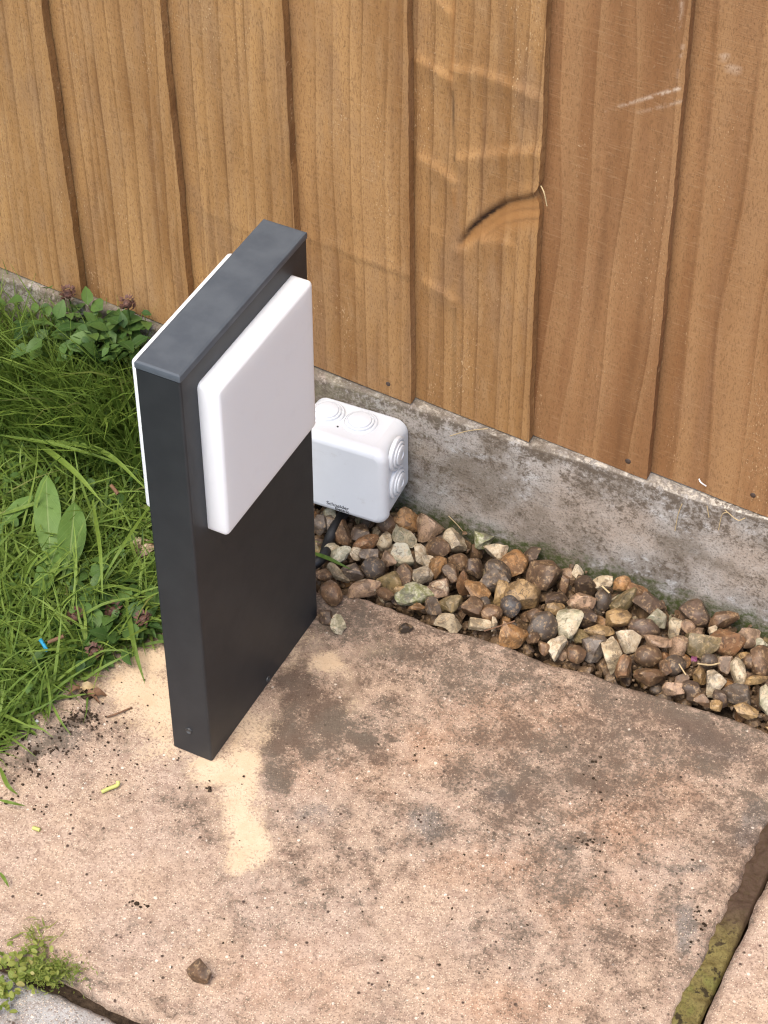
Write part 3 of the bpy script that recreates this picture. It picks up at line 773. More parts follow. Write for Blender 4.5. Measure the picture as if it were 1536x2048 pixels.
# cable leaving the gland under the box
def tube(pts, r, seg=10):
    P = [Vector(p) for p in pts]; bm = bmesh.new(); rings = []
    up = Vector((0.3, 0.2, 1)).normalized()
    for i, p in enumerate(P):
        t = (P[min(i + 1, len(P) - 1)] - P[max(i - 1, 0)]).normalized()
        a = t.cross(up)
        if a.length < .1: a = t.cross(Vector((1, 0, 0)))
        a.normalize(); b = t.cross(a)
        rr = r[i] if isinstance(r, (list, tuple)) else r
        rings.append([bm.verts.new(p + rr * (math.cos(2 * math.pi * k / seg) * a + math.sin(2 * math.pi * k / seg) * b)) for k in range(seg)])
    for a, b in zip(rings, rings[1:]):
        for k in range(seg): bm.faces.new((a[k], a[(k + 1) % seg], b[(k + 1) % seg], b[k]))
    bm.faces.new(rings[0][::-1]); bm.faces.new(rings[-1])
    return bm
def spline(pts, n=8):
    P = [np.array(p, float) for p in pts]; P = [2 * P[0] - P[1]] + P + [2 * P[-1] - P[-2]]; out = []
    for i in range(1, len(P) - 2):
        for k in range(n):
            t = k / n; a, b, c, d = P[i - 1], P[i], P[i + 1], P[i + 2]
            out.append(.5 * (2 * b + (c - a) * t + (2 * a - 5 * b + 4 * c - d) * t * t + (3 * b - a - 3 * c + d) * t ** 3))
    out.append(P[-2]); return out
ca = ony(690, 1022, .292); cb = ony(668, 1058, .268); cc = ony(655, 1088, .252); cd = onz(640, 1120, .008)
bm = tube(spline([tuple(ca + np.array([.001, 0, .012])), tuple(ca), tuple(cb), tuple(cc), tuple(cd), (-.012, .20, -.006)]), .0047, 14)
o = link('cable', mesh_bm('cable', bm, 60), RUBBER)
tag(o, 'black cable running from under the white junction box into the gravel', 'cable')

# ------------------------------------------------------------------ gravel
me, _ = grid_mesh('gravel_bed', -.075, 1.5, .17, .335, 200, 30, lambda V: -.022 + .004 * fbm(V * 60, 3))
bed = link('gravel_bed', me, SOIL, kind='structure')
TYPES = {
    'orange': ((0.36, 0.185, 0.068), .35, 0), 'rust': ((0.20, 0.098, 0.042), .30, 0), 'brown': ((0.145, 0.080, 0.040), .30, 0), 'dkbrown': ((0.070, 0.045, 0.032), .18, 0),
    'tan': ((0.38, 0.245, 0.105), .42, .0), 'cream': ((0.44, 0.36, 0.235), .85, 0), 'white': ((0.56, 0.47, 0.35), .95, .05), 'lichen': ((0.46, 0.42, 0.31), .8, .30),
    'grey': ((0.150, 0.122, 0.098), .25, 0), 'dkgrey': ((0.075, 0.062, 0.052), .10, 0), 'blue': ((0.068, 0.068, 0.072), .06, 0), 'pink': ((0.36, 0.235, 0.150), .60, 0),
    'purple': ((0.120, 0.078, 0.055), .28, 0), 'olive': ((0.23, 0.165, 0.070), .30, .10), 'moss': ((0.13, 0.125, 0.085), .15, .85), 'black': ((0.022, 0.018, 0.016), 0, 0)}
ROUND = {'blue', 'dkgrey'}
_ico = bmesh.new(); bmesh.ops.create_icosphere(_ico, subdivisions=3, radius=1.0)
_ico.verts.ensure_lookup_table()
ICO_V = np.array([v.co[:] for v in _ico.verts]); ICO_F = np.array([[v.index for v in f.verts] for f in _ico.faces]); _ico.free()
_ico = bmesh.new(); bmesh.ops.create_icosphere(_ico, subdivisions=2, radius=1.0); _ico.verts.ensure_lookup_table()
ICO2_V = np.array([v.co[:] for v in _ico.verts]); ICO2_F = np.array([[v.index for v in f.verts] for f in _ico.faces]); _ico.free()
def stone_verts(rng, rounded, lo=False):
    V = (ICO2_V if lo else ICO_V).copy()
    V *= rng.uniform(.75, 1.3, 3)
    V *= (1 + .22 * fbm(V * 1.1 + rng.random(3) * 50, 2))[:, None]
    ncut = 3 if rounded else rng.integers(8, 15)
    for _ in range(ncut):
        n = rng.normal(size=3); n /= np.linalg.norm(n)
        d = rng.uniform(.78, .95) if rounded else rng.uniform(.40, .80)
        s = V @ n; over = np.clip(s - d, 0, None)
        V -= np.outer(over * (.96 if not rounded else .8), n)
    if not rounded:                                  # conchoidal scoops
        for _ in range(rng.integers(1, 3)):
            c = rng.normal(size=3); c /= np.linalg.norm(c); c *= rng.uniform(1.25, 1.5); r = rng.uniform(.7, .9)
            D = V - c; l = np.linalg.norm(D, axis=1)
            V = np.where((l < r)[:, None], c + D / l[:, None] * (r * .75 + l * .25)[:, None], V)
    V *= (1 + (.02 if rounded else .045) * fbm(V * 3.2 + rng.random(3) * 50, 2))[:, None]
    V /= np.ptp(V, axis=0).max() / 2 * np.array([1, 1, 1])
    return V
CR, CU, CF = R[0], -R[1], R[2]
def put_stone(center, w, h, typ, ang=0, parent=None, name='stone', depth=None, rng=RNG, lo=False, free=False):
    rounded = typ in ROUND or (typ in ('purple', 'brown') and rng.random() < .3)
    V = stone_verts(rng, rounded, lo)
    e = np.ptp(V, axis=0)
    dp = depth if depth else .78 * (w + h) / 2
    V = V / e * np.array([w, h, dp])
    a = math.radians(ang); c, s = math.cos(a), math.sin(a)
    V[:, :2] = V[:, :2] @ np.array([[c, s], [-s, c]])
    if free:
        q = rng.normal(size=4); q /= np.linalg.norm(q)
        Wd = V @ np.array(Matrix.Rotation(rng.uniform(0, 6.28), 3, Vector(q[:3])))
    else:
        Wd = V[:, :1] * CR + V[:, 1:2] * CU + V[:, 2:3] * CF
    me = mesh_np(name, Wd, ICO2_F if lo else ICO_F)
    me.set_sharp_from_angle(angle=math.radians(24))
    o = link(name, me, STONE, parent)
    o.location = center
    col, rind, moss = TYPES[typ]
    j = rng.uniform(.82, 1.2); k = rng.uniform(-.03, .03)
    o.color = (col[0] * j * (1 + k), col[1] * j, col[2] * j * (1 - k), 1)
    o['rind'] = float(np.clip(rind + rng.uniform(-.15, .15), 0, 1)); o['moss'] = float(moss)
    return o, Wd
A4 = [(205, 150, 90, 130, 0, 'grey'), (252, 100, 75, 120, 20, 'lichen'), (350, 215, 115, 175, 0, 'brown'), (460, 215, 125, 115, 0, 'dkbrown'), (255, 310, 130, 95, 20, 'lichen'), (322, 362, 140, 95, 20, 'lichen'), (490, 280, 175, 100, 25, 'rust'), (425, 350, 85, 85, 0, 'cream'),
      (610, 252, 105, 122, 0, 'cream'), (725, 240, 155, 145, 0, 'lichen'), (620, 150, 120, 135, 30, 'brown'), (752, 128, 175, 140, -25, 'orange'), (885, 165, 195, 165, -35, 'pink'), (515, 350, 120, 85, 0, 'grey'), (530, 440, 150, 145, 0, 'dkgrey'), (627, 378, 108, 105, 0, 'pink'), (722, 352, 165, 150, -25, 'lichen'),
      (832, 352, 85, 155, 10, 'cream'), (882, 392, 75, 95, 0, 'white'), (930, 325, 175, 150, 0, 'brown'), (945, 435, 115, 145, 0, 'orange'), (1052, 270, 145, 170, 25, 'cream'), (1222, 255, 125, 115, 0, 'moss'), (1080, 400, 135, 115, 0, 'brown'), (1172, 430, 115, 125, 0, 'dkbrown'), (1322, 325, 155, 110, -10, 'cream'), (1415, 397, 205, 180, 0, 'orange'),
      (1330, 462, 185, 145, -30, 'dkgrey'), (300, 470, 175, 70, -38, 'cream'), (395, 462, 150, 112, 0, 'grey'), (205, 490, 105, 85, 0, 'brown'), (455, 555, 215, 112, 8, 'pink'), (615, 600, 115, 72, -25, 'brown'), (640, 512, 140, 135, 30, 'olive'), (732, 482, 112, 155, 10, 'brown'), (842, 482, 145, 122, -20, 'white'), (802, 590, 265, 145, 12, 'moss'),
      (706, 580, 112, 62, 0, 'tan'), (815, 690, 112, 52, -15, 'orange'), (905, 680, 102, 115, 0, 'grey'), (980, 560, 135, 135, 20, 'pink'), (1030, 472, 112, 125, 0, 'brown'), (1022, 670, 165, 112, 12, 'olive'), (1110, 530, 92, 165, 0, 'rust'), (1192, 582, 135, 175, 20, 'orange'), (1150, 690, 142, 135, 0, 'brown'), (1272, 522, 185, 155, 0, 'grey'),
      (1345, 602, 110, 170, -25, 'tan'), (1240, 662, 85, 85, 0, 'dkgrey'), (1412, 680, 132, 142, 0, 'blue'), (1290, 722, 135, 112, 0, 'brown'), (1025, 785, 172, 132, 8, 'cream'), (1205, 795, 142, 82, 0, 'cream'), (1440, 852, 182, 165, -10, 'orange'), (1305, 792, 42, 95, 0, 'white'), (930, 605, 120, 90, 0, 'pink')]
A5 = [(185, 175, 92, 92, 0, 'purple'), (275, 285, 205, 168, 0, 'brown'), (375, 330, 75, 105, 20, 'brown'), (440, 265, 68, 85, 0, 'white'), (475, 340, 128, 145, 0, 'dkbrown'), (592, 340, 125, 85, 0, 'cream'), (685, 345, 105, 85, 20, 'orange'), (770, 390, 135, 115, -10, 'rust'), (855, 452, 180, 150, 10, 'purple'), (702, 442, 110, 180, -35, 'olive'),
      (590, 430, 92, 125, 0, 'dkgrey'), (482, 450, 165, 135, 10, 'pink'), (160, 392, 215, 172, -25, 'tan'), (325, 428, 135, 92, -10, 'dkbrown'), (312, 482, 115, 72, -10, 'tan'), (245, 580, 172, 172, 0, 'dkgrey'), (400, 572, 155, 165, 0, 'lichen'), (512, 532, 115, 115, 0, 'dkbrown'), (665, 540, 145, 105, 10, 'tan'), (560, 620, 175, 92, -5, 'tan'),
      (332, 696, 118, 145, 0, 'white'), (245, 700, 72, 85, 0, 'brown'), (437, 742, 112, 105, 0, 'brown'), (545, 700, 155, 155, 0, 'grey'), (640, 750, 105, 200, 15, 'cream'), (735, 665, 145, 132, -25, 'white'), (820, 592, 175, 130, -25, 'purple'), (895, 542, 145, 122, -20, 'lichen'), (845, 750, 155, 125, 0, 'brown'), (900, 670, 165, 85, -20, 'pink'),
      (715, 822, 92, 135, 0, 'rust'), (840, 862, 165, 105, -15, 'brown'), (1000, 592, 92, 135, 15, 'cream'), (1080, 592, 75, 85, 30, 'pink'), (1132, 510, 175, 165, 0, 'purple'), (1270, 547, 165, 95, 0, 'brown'), (1145, 692, 195, 132, -10, 'olive'), (1035, 702, 115, 122, 0, 'pink'), (1325, 660, 200, 142, -20, 'rust'), (1220, 600, 55, 55, 0, 'white'),
      (1420, 640, 125, 115, 0, 'pink'), (1500, 680, 72, 65, 0, 'lichen'), (1000, 802, 135, 115, 0, 'dkgrey'), (940, 832, 72, 105, 0, 'brown'), (1150, 862, 72, 112, 0, 'tan'), (1225, 902, 112, 155, 0, 'white'), (1295, 802, 85, 112, 0, 'pink'), (1365, 850, 85, 182, 5, 'cream'), (1490, 780, 115, 182, 0, 'brown'), (1010, 935, 125, 92, -20, 'pink'),
      (1105, 950, 115, 122, 0, 'dkbrown'), (1160, 1000, 115, 65, -25, 'brown'), (1365, 980, 165, 135, 0, 'grey'), (1410, 1060, 145, 92, -10, 'tan'), (1250, 1040, 75, 65, 0, 'tan'), (1270, 992, 85, 105, 0, 'dkbrown'), (1480, 890, 145, 52, 10, 'tan'), (1522, 1002, 92, 175, 0, 'lichen'), (1040, 890, 85, 85, 0, 'brown'), (185, 660, 75, 65, 0, 'brown'),
      (1130, 620, 105, 65, 0, 'pink'), (1200, 782, 105, 85, 0, 'dkgrey'), (200, 520, 105, 85, 0, 'brown'), (1440, 780, 90, 90, 0, 'brown')]
STN = []
for lst, ou, ov, sc in ((A4, 580, 1000, 3.2), (A5, 1000, 1050, 2.866)):
    for (zx, zy, w, h, ang, typ) in lst:
        u, v = ou + zx / sc, ov + zy / sc
        c = onz(u, v, .006)
        dist = (c - CAM) @ R[2]; k = dist / F / sc
        STN.append((c, w * k, h * k, ang, typ))
for c, w, h, ang, typ in STN:
    c = c.copy(); lim = fy(c[0]) - .006
    if c[1] > lim:                                            # keep clear of the concrete board
        c = c + (CAM - c) / np.linalg.norm(CAM - c) * (c[1] - lim) * 1.5
    put_stone(c, w * 1.06, h * 1.06, typ, ang, bed)
# more stones below and behind, fewer where the traced ones lie
names = ['brown', 'brown', 'dkbrown', 'tan', 'orange', 'grey', 'pink', 'cream', 'rust', 'purple', 'olive', 'dkgrey', 'lichen']
nfill = 0
for _ in range(900):
    x = RNG.uniform(-.065, .50); y = RNG.uniform(np.interp(x, bx, np.array(by)) + .222, fy(x) - .010)
    z = RNG.uniform(-.014, -.004)
    if x < .03 and y < .19: continue
    u3 = np.array([x, y, z])
    dmin = min(np.hypot(*(s[0][:2] - u3[:2])) for s in STN)
    if dmin < .0045: continue
    if nfill >= 175: break
    sz = RNG.uniform(.011, .020)
    put_stone(u3, sz, sz * RNG.uniform(.7, 1), names[RNG.integers(len(names))], 0, bed, free=True)
    nfill += 1
# left of and behind the light, stones half lost in the grass
for (u, v, w, typ) in ((291, 1105, .022, 'pink'), (285, 1090, .018, 'cream'), (655, 1045, .02, 'grey')):
    put_stone(onz(u, v, .004), w, w * .8, typ, 0, bed)
Vs, Fs, nv = [], [], 0
for _ in range(900):
    x = RNG.uniform(.48, 1.5); y = RNG.uniform(.238, fy(x) - .008); z = RNG.uniform(-.012, .006)
    V = stone_verts(RNG, RNG.random() < .3, True) * RNG.uniform(.006, .011) + np.array([x, y, z])
    Vs.append(V); Fs.append(ICO2_F + nv); nv += len(V)
for _ in range(500):
    x = RNG.uniform(-.07, .5); y = RNG.uniform(np.interp(x, bx, np.array(by)) + .220, fy(x) - .006); z = RNG.uniform(-.020, -.012)
    if x < .03 and y < .19: continue
    V = stone_verts(RNG, RNG.random() < .3, True) * RNG.uniform(.005, .009) + np.array([x, y, z])
    Vs.append(V); Fs.append(ICO2_F + nv); nv += len(V)
for _ in range(900):
    x = RNG.uniform(-.06, .5); y = RNG.uniform(np.interp(x, bx, np.array(by)) + .2185, fy(x) - .004); z = RNG.uniform(-.014, -.001)
    if x < .03 and y < .19: continue
    V = stone_verts(RNG, False, True) * RNG.uniform(.0012, .0034) + np.array([x, y, z])
    Vs.append(V); Fs.append(ICO2_F + nv); nv += len(V)
me = mesh_np('gravel', np.vstack(Vs), np.vstack(Fs)); me.set_sharp_from_angle(angle=math.radians(24))
o = link('gravel', me, STONE, bed, kind='stuff'); o.color = (0.16, 0.10, 0.055, 1); o['rind'] = .35; o['moss'] = 0.0

# stones lying loose on the slab
def loose(u, v, w, h, typ, ang, label, cat='stone', depth=None, rng_seed=1):
    c = onz(u, v, 0.0)
    dist = (c - CAM) @ R[2]; k = dist / F
    w, h = w * k, h * k
    rng = np.random.default_rng(rng_seed)
    o, W = put_stone(c, w, h, typ, ang, None, 'stone', depth, rng)
    o.location.z = -W[:, 2].min() - .0006
    d = onz(u, v, o.location.z); o.location.x, o.location.y = d[0], d[1]
    tag(o, label, cat, 'stones lying loose on the slab')
loose(395, 1939, 50, 52, 'brown', -20, 'dark brown flint lying alone at the lower left of the tan slab', rng_seed=5)
loose(811, 1258, 30, 24, 'black', 0, 'small flat black stone lying alone on the slab in front of the gravel', rng_seed=8)
loose(663, 1187, 42, 54, 'brown', 20, 'angular brown flint leaning beside the far corner of the bollard light', rng_seed=12)
loose(652, 1231, 30, 32, 'purple', 0, 'small purplish grey stone touching the far corner of the bollard light', rng_seed=14)
loose(679, 1249, 33, 42, 'lichen', 0, 'pale mossy green stone nearest the far corner of the bollard light', rng_seed=21)

# ------------------------------------------------------------------ plants
def strip(P, W, side):
    """ribbon through the points P with half-widths W; returns verts (2 per point)"""
    return np.stack([P - side * W[:, None], P + side * W[:, None]], 1).reshape(-1, 3)
def blades(name, roots, lens, wids, azim, lean, curl, tint, seg=5):
    n = len(roots); t = np.linspace(0, 1, seg + 1)
    th = lean[:, None] + curl[:, None] * t[None]                       # angle from the vertical along the blade
    dl = (lens / seg)[:, None]
    hx = np.cumsum(np.c_[np.zeros(n), (np.sin(th[:, :-1]) * dl)], 1); hz = np.cumsum(np.c_[np.zeros(n), (np.cos(th[:, :-1]) * dl)], 1)
    wav = RNG.normal(0, .25, n)[:, None] * t[None] ** 2
    ca, sa = np.cos(azim[:, None] + wav), np.sin(azim[:, None] + wav)
    P = np.stack([roots[:, 0:1] + hx * ca, roots[:, 1:2] + hx * sa, roots[:, 2:3] + hz], -1)
    P[..., 2] = np.maximum(P[..., 2], .0015 + RNG.uniform(0, .006, n)[:, None])
    tw = RNG.normal(0, .7, n)[:, None] + RNG.normal(0, .5, n)[:, None] * t[None]
    sx, sy, sz = -sa * np.cos(tw), ca * np.cos(tw), np.sin(tw)
    S = np.stack([sx, sy, sz], -1)
    prof = np.clip(1.05 - t ** 2.2, .05, 1) * np.clip(.55 + 1.6 * t, 0, 1)
    W = wids[:, None] * prof[None] / 2
    V = np.stack([P - S * W[..., None], P + S * W[..., None]], 2).reshape(-1, 3)
    k = (seg + 1) * 2
    b = (np.arange(n) * k)[:, None] + (np.arange(seg) * 2)[None]
    b = b.ravel()
    Fc = np.c_[b, b + 1, b + 3, b + 2]
    me = mesh_np(name, V, Fc)
    attr(me, 'tint', np.repeat(tint, k))
    attr(me, 'lu', np.tile(np.tile([-1., 1.], seg + 1), n)); attr(me, 'lv', np.tile(np.repeat(t, 2), n) * 0 + .06)
    return me
def in_lawn(x, y):
    edge = np.interp(y, [-.6, -.15, -.08, -.03, .03, .07, .10, .16, .21, .34], [-.135, -.135, -.128, -.112, -.100, -.088, -.078, -.066, -.062, -.070])
    return x < edge
def sample(n, x0, x1, y0, y1):
    out = []
    while sum(map(len, out)) < n:
        P = np.c_[RNG.uniform(x0, x1, n), RNG.uniform(y0, y1, n)]
        out.append(P[in_lawn(P[:, 0], P[:, 1])])
    P = np.vstack(out)[:n]
    return np.c_[P, np.full(n, -.004)]
parts = []
def grass_set(n, box, l, w, leanr, curlr, tintf):
    r = sample(n, *box)
    patch = fbm(np.c_[r[:, :2] * 14, np.zeros(n)], 3)
    return (r, RNG.uniform(*l, n) * (1 + .35 * patch), RNG.uniform(*w, n), RNG.uniform(0, 2 * math.pi, n), RNG.uniform(*leanr, n), RNG.uniform(*curlr, n), np.clip(tintf(n) + .25 * patch, 0, 1))
S1 = grass_set(14000, (-.42, -.05, -.25, .322), (.018, .045), (.0016, .0036), (.1, 1.1), (.2, 1.4), lambda n: RNG.beta(2.2, 2.0, n))
S2 = grass_set(1500, (-.42, -.05, -.2, .322), (.05, .10), (.0016, .0030), (.4, 1.2), (.2, 1.0), lambda n: RNG.uniform(.35, .92, n))
S3 = grass_set(30000, (-1.5, -.05, -1.1, .322), (.025, .06), (.0026, .0052), (.1, 1.0), (.2, 1.3), lambda n: RNG.beta(2, 2, n))
S4 = grass_set(1500, (-.42, -.05, -.25, .322), (.012, .035), (.0010, .0018), (.8, 1.5), (.0, .6), lambda n: RNG.uniform(.94, 1.0, n))
S5 = grass_set(3000, (-.45, -.17, .235, .322), (.07, .150), (.0017, .0034), (.0, .5), (.2, 1.1), lambda n: RNG.uniform(.2, .9, n))
S6 = grass_set(520, (-.43, -.19, .27, .318), (.10, .17), (.0020, .0040), (.0, .5), (.5, 1.3), lambda n: RNG.uniform(.3, .92, n))
S6 = S6[:3] + (RNG.normal(-1.5, .8, 520),) + S6[4:]
S7 = grass_set(700, (-.34, -.075, -.1, .14), (.03, .075), (.0020, .0042), (.2, 1.0), (.3, 1.3), lambda n: RNG.uniform(.55, .93, n))
keep = (S3[0][:, 0] < -.42) | (S3[0][:, 1] < -.25)
S3 = tuple(q[keep] for q in S3)
cat = [np.concatenate(q) for q in zip(S1, S2, S3, S4, S5, S6, S7)]
o = link('grass', blades('grass', *cat), BLADE, kind='stuff')

def leaf_me(name, L, W, droop=.3, fold=.25, shape='ovate', tint=.5, nu=7, nv=10, wavy=.0, hole=False):
    """leaf along +Y from its base, lying in XY, midrib folded and tip drooping"""
    v = np.linspace(0, 1, nv); u = np.linspace(-1, 1, nu)
    if shape == 'ovate': prof = np.sin(np.pi * np.clip(v, 0, 1) ** .75) ** .85 * (1 - .12 * v)
    elif shape == 'lance': prof = np.sin(np.pi * v ** .9) ** .75
    else: prof = np.sin(np.pi * (.12 + .88 * v) ** 1.3) ** .6
    prof = np.maximum(prof, .04)
    U, Vv = np.meshgrid(u, v)
    X = U * (W / 2) * prof[:, None]
    Y = Vv * L
    Z = fold * np.abs(X) - droop * L * Vv ** 2 + droop * .55 * L * Vv
    Z = Z + wavy * W * np.sin(Vv * 17 + U * 2) * np.abs(U)
    i = np.arange(nu * nv).reshape(nv, nu)
    Fc = np.c_[i[:-1, :-1].ravel(), i[:-1, 1:].ravel(), i[1:, 1:].ravel(), i[1:, :-1].ravel()]
    me = mesh_np(name, np.c_[X.ravel(), Y.ravel(), Z.ravel()], Fc)
    attr(me, 'tint', np.full(nu * nv, tint)); attr(me, 'lu', U.ravel()); attr(me, 'lv', Vv.ravel())
    return me
def place_leaf(me, a, b, roll, mat, parent, name='leaf'):
    """leaf from point a to point b (world), blade facing mostly upwards"""
    a, b = Vector(a), Vector(b)
    y = (b - a).normalized(); x = y.cross(Vector((0, 0, 1))).normalized(); z = x.cross(y)
    m = Matrix((x, y, z)).transposed() @ Matrix.Rotation(roll, 3, 'Y')
    o = link(name, me, mat, parent)
    o.matrix_world = Matrix.Translation(a - (Vector(parent.location) if parent else Vector())) @ m.to_4x4()
    return o
def weed(name, u, v, label, cat, leaves, mat, group=None, shape='lance', wavy=.03):
    base = onz(u, v, 0.0)
    root = empty(name, tuple(base), label, cat, group)
    for (u0, v0, z0, u1, v1, z1, wpx, tint, roll) in leaves:
        a, b = onz(u0, v0, z0), onz(u1, v1, z1)
        L = np.linalg.norm(b - a)
        place_leaf(leaf_me('leaf', L * 1.03, wpx * 1.0 / 2380, random.uniform(.08, .3), .18, shape, tint, 9, 14, wavy), a, b, roll, mat, root)
    return root
weed('broadleaf_weed', 105, 1010, 'bright green weed with the largest smooth pointed leaves in the grass', 'weed',
     [(92, 950, .040, 100, 1122, .018, 56, .75, .05), (150, 1005, .034, 136, 1144, .020, 58, .45, -.2), (118, 1085, .020, 74, 1200, .012, 50, .55, .2), (66, 992, .026, 2, 1048, .018, 40, .6, .1)], DOCK, 'broad-leaved weeds in the grass')
weed('broadleaf_weed', 120, 900, 'dull green weed with ribbed hairy leaves beside the flowering plants', 'weed',
     [(100, 882, .022, 20, 776, .040, 44, .35, .3), (148, 892, .030, 140, 752, .045, 36, .55, -.2), (160, 800, .04, 158, 735, .045, 22, .6, 0.)], DOCK, 'broad-leaved weeds in the grass', wavy=.08)
weed('broadleaf_weed', 262, 915, 'weed with a dark broad leaf half hidden behind the bollard light', 'weed',
     [(210, 925, .02, 288, 880, .03, 56, .2, .1), (225, 930, .015, 285, 945, .02, 40, .3, -.2)], DOCK, 'broad-leaved weeds in the grass', shape='ovate')

def flower_head(c, parent, purple):
    root_loc = Vector(parent.location)
    bm = bmesh.new(); rng = random.Random(hash((round(c[0], 4), round(c[1], 4))) % 999)
    for k in range(46):
        h = rng.uniform(-.006, .006); an = k * 2.4
        rr = .0048 * math.sqrt(max(.05, 1 - (h / .0072) ** 2))
        p = Vector((math.cos(an) * rr, math.sin(an) * rr, h))
        d = (Vector((math.cos(an), math.sin(an), .5))).normalized() * .0030
        s = Vector((-math.sin(an), math.cos(an), 0)) * .0016
        vs = [bm.verts.new(q) for q in (p - s, p + s, p + d + s * .4, p + d * 1.3, p + d - s * .4)]
        bm.faces.new(vs)
    bmesh.ops.create_uvsphere(bm, u_segments=8, v_segments=6, radius=.0042)
    o = link('flower_head', mesh_bm('flower_head', bm), BRACT, parent)
    o.location = Vector(c) - root_loc; o.rotation_euler = (rng.uniform(-.4, .4), rng.uniform(-.4, .4), 0)
    if purple:
        bm = bmesh.new()
        for k in range(6):
            an = k * 1.1 + .4
            p = Vector((math.cos(an) * .004, math.sin(an) * .004, .003 + .0007 * k))
            d = Vector((math.cos(an), math.sin(an), .7)) * .0036; s = Vector((-math.sin(an), math.cos(an), 0)) * .0012
            bm.faces.new([bm.verts.new(q) for q in (p - s, p + s, p + d + s, p + d - s)])
        link('petal', mesh_bm('petal', bm), PURPLE, o)
def selfheal(u, v, z, label, purple, nl, spread, seed):
    rng = random.Random(seed)
    top = onz(u, v, z)
    if top[1] > .312: top = ony(u, v, .308)
    base = np.array([top[0] + rng.uniform(-.008, .008), top[1] + rng.uniform(-.008, .008), 0.0])
    root = empty('wildflower', tuple(base), label, 'wildflower', 'wildflowers among the grass')
    bm = tube(spline([(0, 0, 0), tuple((top - base) * .5 + np.array([.003, 0, 0])), tuple(top - base)], 4), .0008, 6)
    link('stem', mesh_bm('stem', bm, 60), HEAL, root)
    for me_ in (root.children[0].data,):
        n_ = len(me_.vertices); attr(me_, 'tint', np.full(n_, .3)); attr(me_, 'lu', np.ones(n_)); attr(me_, 'lv', np.zeros(n_))
    for k in range(nl):
        an = rng.uniform(0, 6.28); f = rng.uniform(.25, .9)
        a = base + (top - base) * f; L = rng.uniform(.012, .024)
        b = a + np.array([math.cos(an) * spread, math.sin(an) * spread, rng.uniform(-.2, .5)]) * L
        place_leaf(leaf_me('leaf', L, L * rng.uniform(.42, .55), .3, .3, 'ovate', rng.uniform(.05, .8), 5, 7), a, b, rng.uniform(-.4, .4), HEAL, root)
    flower_head(top, root, purple)
selfheal(222, 655, .055, 'wildflower with purple petals left of the bollard light', True, 12, 1, 1)
selfheal(136, 588, .060, 'dark reddish wildflower nearest the foot of the fence planks', False, 11, 1, 2)
selfheal(10, 658, .045, 'wildflower seed head at the left edge of the grass', False, 8, 1, 3)
selfheal(66, 708, .045, 'light brown wildflower seed head standing in the open grass', False, 8, 1, 4)
selfheal(122, 712, .040, 'wildflower with one purple petal amid dark leaves', True, 9, 1, 5)
selfheal(166, 742, .040, 'reddish brown wildflower head above the ribbed hairy leaves', False, 9, 1, 6)
selfheal(240, 705, .040, 'wildflower with leaves close behind the white rear diffuser edge', False, 10, 1, 7)
selfheal(255, 608, .050, 'wildflower with brown head tallest against the fence', False, 9, 1, 8)
selfheal(226, 1222, .018, 'pinkish wildflower seed head low beside the front edge of the bollard light', False, 10, 1, 9)
selfheal(190, 1305, .012, 'wildflower seed head creeping out over the sandy slab', False, 12, 1, 10)
selfheal(288, 1240, .018, 'dark wildflower head touching the bollard light near its foot', False, 11, 1, 11)
selfheal(150, 1235, .018, 'wildflower with brown head between grass and slab', False, 10, 1, 12)

# clover and other low round leaves, uncountable
def scatter_leaves(n, pts, size, tintr, shape='round'):
    Vs, Fs, T, LU, LV, nv = [], [], [], [], [], 0
    protos = [leaf_me('p', 1.0, w, .25, .25, shape, 0, 3, 5) for w in (.62, .75)]
    arr = []
    for p in protos:
        co = np.empty(len(p.vertices) * 3, np.float32); p.vertices.foreach_get('co', co)
        arr.append((co.reshape(-1, 3), np.array([list(f.vertices) for f in p.polygons]), np.array([d.value for d in p.attributes['lu'].data]), np.array([d.value for d in p.attributes['lv'].data])))
        bpy.data.meshes.remove(p)
    for k in range(n):
        co, fc, lu, lv = arr[k % 2]
        s = RNG.uniform(*size)
        rot = np.array(Matrix.Rotation(RNG.uniform(0, 6.28), 3, 'Z') @ Matrix.Rotation(RNG.normal(.1, .45), 3, 'X') @ Matrix.Rotation(RNG.normal(0, .35), 3, 'Y'))
        Vs.append(co @ rot.T * s + pts[k]); Fs.append(fc + nv); nv += len(co)
        T.append(np.full(len(co), RNG.uniform(*tintr))); LU.append(lu); LV.append(lv)
    me = mesh_np('low_leaves', np.vstack(Vs), np.vstack(Fs))
    attr(me, 'tint', np.concatenate(T)); attr(me, 'lu', np.concatenate(LU)); attr(me, 'lv', np.concatenate(LV))
    return me
pts = sample(1500, -.42, -.05, -.2, .322); pts[:, 2] = RNG.uniform(.004, .022, len(pts))
near = np.exp(-np.abs(fbm(np.c_[pts[:, :2] * 16, np.zeros(len(pts))], 2) - .2) * 5)
pts = pts[RNG.random(len(pts)) < near + .15]
link('clover', scatter_leaves(len(pts), pts, (.005, .011), (.25, .9)), HEAL, kind='stuff')
# dark ovate leaves massed by the fence foot and along the slab edge
Q = []
for _ in range(850):
    u, v, z = (RNG.normal(190, 70), RNG.normal(668, 58), RNG.uniform(.012, .055)) if RNG.random() < .72 else (RNG.normal(225, 58), RNG.normal(1222, 42), RNG.uniform(.004, .02))
    p = onz(u, v, z)
    if v < 720:
        p = ony(u, v, RNG.uniform(.262, .318))
        if not 0.004 < p[2] < .135: continue
    if p[1] < .320 and in_lawn(p[0] - .014, p[1]): Q.append(p)
link('wildflower_leaves', scatter_leaves(len(Q), np.array(Q), (.006, .022), (.0, .85), 'ovate'), HEAL, kind='stuff')

